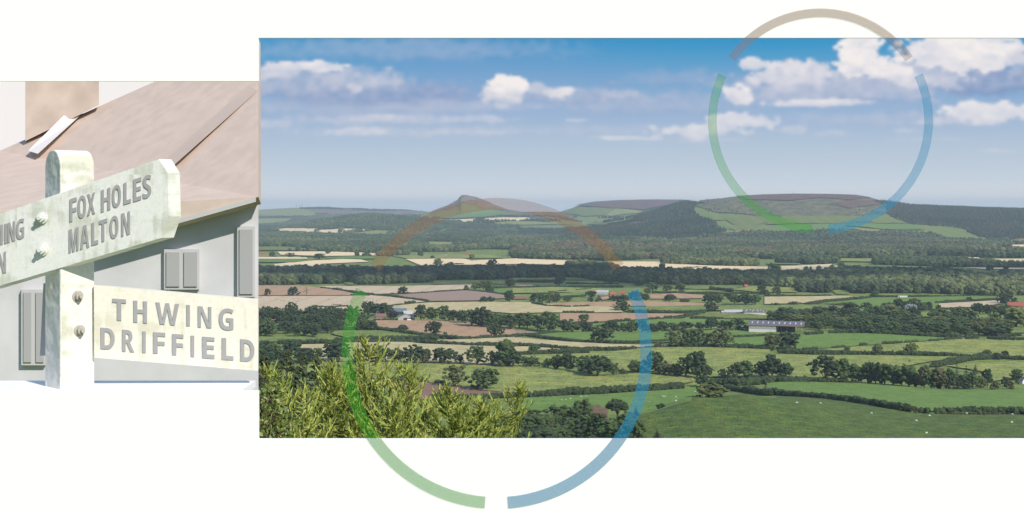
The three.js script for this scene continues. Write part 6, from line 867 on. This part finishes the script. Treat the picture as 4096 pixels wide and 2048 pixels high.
  const armB = prism(plB, [[372, 833], [1022, 890], [1022, 1172], [374, 1120]], 0.04, boardB, 'arm'); armB.userData.label = 'sunlit cream arm with wide black lettering';
  prism(plane(WALL_D + 0.17, 110, -0.9), [[172, 825], [185, 825], [181, 1112], [158, 1112]], 0.03, ink, 'arm').userData.label = 'dark arm seen edge-on behind the post';
  for (const [c, x0, x1, t, b] of [['F', 278, 305, 492, 583], ['O', 310, 342, 482, 571], ['X', 348, 378, 473, 558], ['H', 403, 438, 456, 544], ['O', 446, 480, 441, 529], ['L', 492, 520, 428, 514], ['E', 530, 560, 414, 503], ['S', 568, 600, 401, 492], ['M', 275, 312, 613, 705], ['A', 320, 355, 600, 692], ['L', 365, 390, 586, 676], ['T', 395, 425, 577, 664], ['O', 437, 470, 563, 652], ['N', 483, 516, 549, 640], ['M', -34, 12, 606, 684], ['I', 20, 28, 590, 668], ['N', 33, 60, 586, 664], ['G', 66, 97, 575, 655], ['N', -8, 25, 708, 792]]) letter(plA, c, x0, x1, t, b, -0.31, armA);
  for (const [c, x0, x1, t, b] of [['T', 446, 500, 885, 970], ['H', 530, 583, 893, 979], ['W', 618, 710, 900, 985], ['I', 740, 753, 910, 993], ['N', 785, 838, 915, 998], ['G', 868, 925, 922, 1008], ['D', 400, 455, 1000, 1084], ['R', 485, 532, 1008, 1094], ['I', 565, 578, 1015, 1099], ['F', 608, 655, 1018, 1101], ['F', 683, 727, 1025, 1108], ['I', 757, 770, 1032, 1115], ['E', 802, 850, 1036, 1120], ['L', 880, 925, 1041, 1126], ['D', 953, 1008, 1046, 1132]]) letter(plB, c, x0, x1, t, b, 0.075, armB);
  const boltG = mergeGeometries([new THREE.CylinderGeometry(0.017, 0.017, 0.006, 16).rotateX(Math.PI / 2), new THREE.CylinderGeometry(0.012, 0.012, 0.014, 6).rotateX(Math.PI / 2).translate(0, 0, 0.008), new THREE.CylinderGeometry(0.006, 0.005, 0.014, 8).rotateX(Math.PI / 2).translate(0, 0, 0.02)]);
  const bolt = (pl, x, y, m) => { const b = part(boltG, m, 'bolt', root), p = onto(pl, ...zl(x, y)).addScaledVector(pl.n, 0.004).sub(off); b.position.copy(p); b.rotation.y = Math.atan2(pl.n.x, pl.n.z); };
  const plP = plane(WALL_D + 0.0838, 193.6, 0.74); bolt(plP, 305, 876, rusty); bolt(plP, 312, 1012, rusty); bolt(plA, 170, 566, boardA); bolt(plA, 172, 693, boardA);
  addThing(root, 'signpost', 'old white wooden fingerpost with grey raised lettering', 'signpost');
}
// ---------------------------------------------------------------- the cottage behind the signpost
{
  const D = 11.8, zl = (x, y, d = D) => at(x * 0.6349, 188.7 + y * 0.63494, d), root = new THREE.Group(), o = new THREE.Vector3(at(300, 0, D).x, 0, -D); root.position.copy(o);
  const plaster = grain(0.62, 0.62, 0.65, 6, 6, 0.12), tileM = new THREE.MeshStandardMaterial({ map: makeTex(256, 256, (u, v) => { const n = tile((a, b) => fbm(a * 14, b * 14, 4), u, v), k = 0.95 + n * 0.1; return [202 * k, 184 * k, 171 * k]; }), roughness: 0.95 }), chim = grain(0.56, 0.46, 0.39, 8, 8, 0.2), pale = paint(0.80, 0.76, 0.74), frameM = paint(0.52, 0.52, 0.53), paneM = new THREE.MeshStandardMaterial({ color: new THREE.Color().setRGB(0.40, 0.40, 0.41), roughness: 0.6 });
  const loft = (front, back, material, name, parent = root) => {              // solid between two outlines with the same number of corners
    const A = front.map((v) => v.clone().sub(o)), B = back.map((v) => v.clone().sub(o)), pos = [], uv = [], tri = THREE.ShapeUtils.triangulateShape(A.map((v) => new THREE.Vector2(v.x, v.y)), []);
    const push = (...vs) => vs.forEach((v) => { pos.push(v.x, v.y, v.z); uv.push(v.x * 0.7 + v.z * 0.3, v.y * 0.7 - v.z * 0.3); });
    const ccw = THREE.ShapeUtils.area(A.map((v) => new THREE.Vector2(v.x, v.y))) > 0;
    for (const [a, b, c] of tri) { ccw ? push(A[a], A[b], A[c]) : push(A[a], A[c], A[b]); ccw ? push(B[a], B[c], B[b]) : push(B[a], B[b], B[c]); }
    for (let i = 0; i < A.length; i++) { const j = (i + 1) % A.length; ccw ? push(A[i], B[i], A[j], A[j], B[i], B[j]) : push(A[i], A[j], B[i], A[j], B[j], B[i]); }
    const g = new THREE.BufferGeometry(); g.setAttribute('position', new THREE.Float32BufferAttribute(pos, 3)); g.setAttribute('uv', new THREE.Float32BufferAttribute(uv, 2)); g.computeVertexNormals(); return part(g, material, name, parent);
  };
  const right = 1024;                                      // the corner towards the valley
  const wallF = [[-2600, 700], [400, 640], [right, 470], [right, 1330], [-2600, 1330]];
  loft(wallF.map(([x, y]) => zl(x, y)), wallF.map(([x, y]) => { const v = zl(x, y); return new THREE.Vector3(v.x - 1.2, v.y, -D - 5); }), plaster, 'wall');
  // roof slope: lower edge over the wall, upper edge farther back
  const low = [[-2600, 690], [420, 650], [right, 483]], up = [[right, -150], [640, 14], [0, 300], [-2600, 420]];
  const roofF = [...low.map(([x, y]) => zl(x, y, D - 0.25)), ...up.map(([x, y]) => { const v = zl(x, y, D + 2.6); return v; })], roofB = roofF.map((v) => v.clone().add(new THREE.Vector3(0, -0.06, -0.12)));
  // keep the corner on the same sight line
  const roof = loft(roofF, roofB, tileM, 'roof');
  loft([[100, 10], [392, 10], [392, 118], [330, 150], [100, 262]].map(([x, y]) => zl(x, y, D + 2.45)), [[100, 10], [392, 10], [392, 118], [330, 150], [100, 262]].map(([x, y]) => zl(x, y, D + 3.2)), chim, 'chimney', roof);
  const roofD = (x, y) => { const l = table([[-2600, 690], [420, 650], [1024, 483]], x), u = table([[-2600, 420], [0, 300], [640, 14], [1024, -150]], x), t = clamp((l - y) / (l - u), 0, 1); return 1 / lerp(1 / (D - 0.25), 1 / (D + 2.6), t); };
  const onRoof = (pts, m, name, up) => loft(pts.map(([x, y]) => zl(x, y, roofD(x, y) - up)), pts.map(([x, y]) => zl(x, y, roofD(x, y) + 0.02)), m, name, roof);
  onRoof([[296, 118], [334, 146], [150, 312], [112, 300]], pale, 'flashing', 0.05);
  onRoof([[985, 40], [1022, 62], [690, 356], [660, 330]], grain(0.52, 0.42, 0.36, 6, 6, 0.1), 'dark_roof_strip', 0.004);  // diagonal strip on the roof, a darker tone than the tiles
  const win = (x0, y0, x1, y1, bars) => { const f = loft([[x0, y0], [x1, y0], [x1, y1], [x0, y1]].map(([x, y]) => zl(x, y, D - 0.05)), [[x0, y0], [x1, y0], [x1, y1], [x0, y1]].map(([x, y]) => zl(x, y, D + 0.05)), frameM, 'window', root); const c = (x1 - x0) / bars; for (let k = 0; k < bars; k++) { const q = [[x0 + c * k + 9, y0 + 12], [x0 + c * (k + 1) - 9, y0 + 12], [x0 + c * (k + 1) - 9, y1 - 12], [x0 + c * k + 9, y1 - 12]]; loft(q.map(([x, y]) => zl(x, y, D - 0.065)), q.map(([x, y]) => zl(x, y, D - 0.045)), paneM, 'pane', f); } };
  win(650, 690, 790, 850, 2); win(940, 600, 1010, 880, 1); win(84, 850, 182, 1150, 2);
  loft([[-2600, 690], [420, 650], [1014, 486], [1014, 502], [420, 668], [-2600, 708]].map(([x, y]) => zl(x, y, D - 0.27)), [[-2600, 690], [420, 650], [1014, 486], [1014, 502], [420, 668], [-2600, 708]].map(([x, y]) => zl(x, y, D - 0.2)), frameM, 'gutter', roof);
  { const n = new THREE.Group(), q = at(300, 0, 18); n.position.set(q.x, 0, -18); const f = [[-2000, -400], [120, -60], [700, -60], [990, 400], [990, 1100], [-2000, 1100]].map(([x, y]) => zl(x, y, 18).sub(n.position)), pos = new THREE.Shape(f.map((v) => new THREE.Vector2(v.x, v.y))); part(new THREE.ExtrudeGeometry(pos, { depth: 0.4, bevelEnabled: false }).translate(0, 0, -0.4), pale, 'gable_wall', n); addThing(n, 'house', 'white gable of the neighbouring house behind the chimney', 'house'); }
  addThing(root, 'cottage', 'pale rendered cottage with brown tiled roof behind the signpost', 'cottage');
}

// ---------------------------------------------------------------- a low cloud overhead, out of view, whose shadow lies on the dark belt of woods
{
  const r = rng(404), parts = [], up = 700, dz = (up + 124) * SUN.z / SUN.y, dx = (up + 124) * SUN.x / SUN.y;
  for (let k = 0; k < 150; k++) { const u = r(), px = lerp(420, 2850, u), d = 2560 + (r() - 0.5) * 560 + Math.sin(u * 9) * 60, g = new THREE.IcosahedronGeometry(60 + r() * 70, 1); g.scale(1.5, 0.35, 1); g.translate((px - CX) / F * d + dx, up + (r() - 0.5) * 30, -d + dz); parts.push(g); }
  const m = new THREE.Mesh(mergeGeometries(parts), new THREE.MeshStandardMaterial({ color: 0xffffff, roughness: 1, transparent: true, opacity: 0.12 }));
  addStructure(m, 'cloud', 'low broken cloud drifting above the vale');
}
renderer.render(scene, camera);
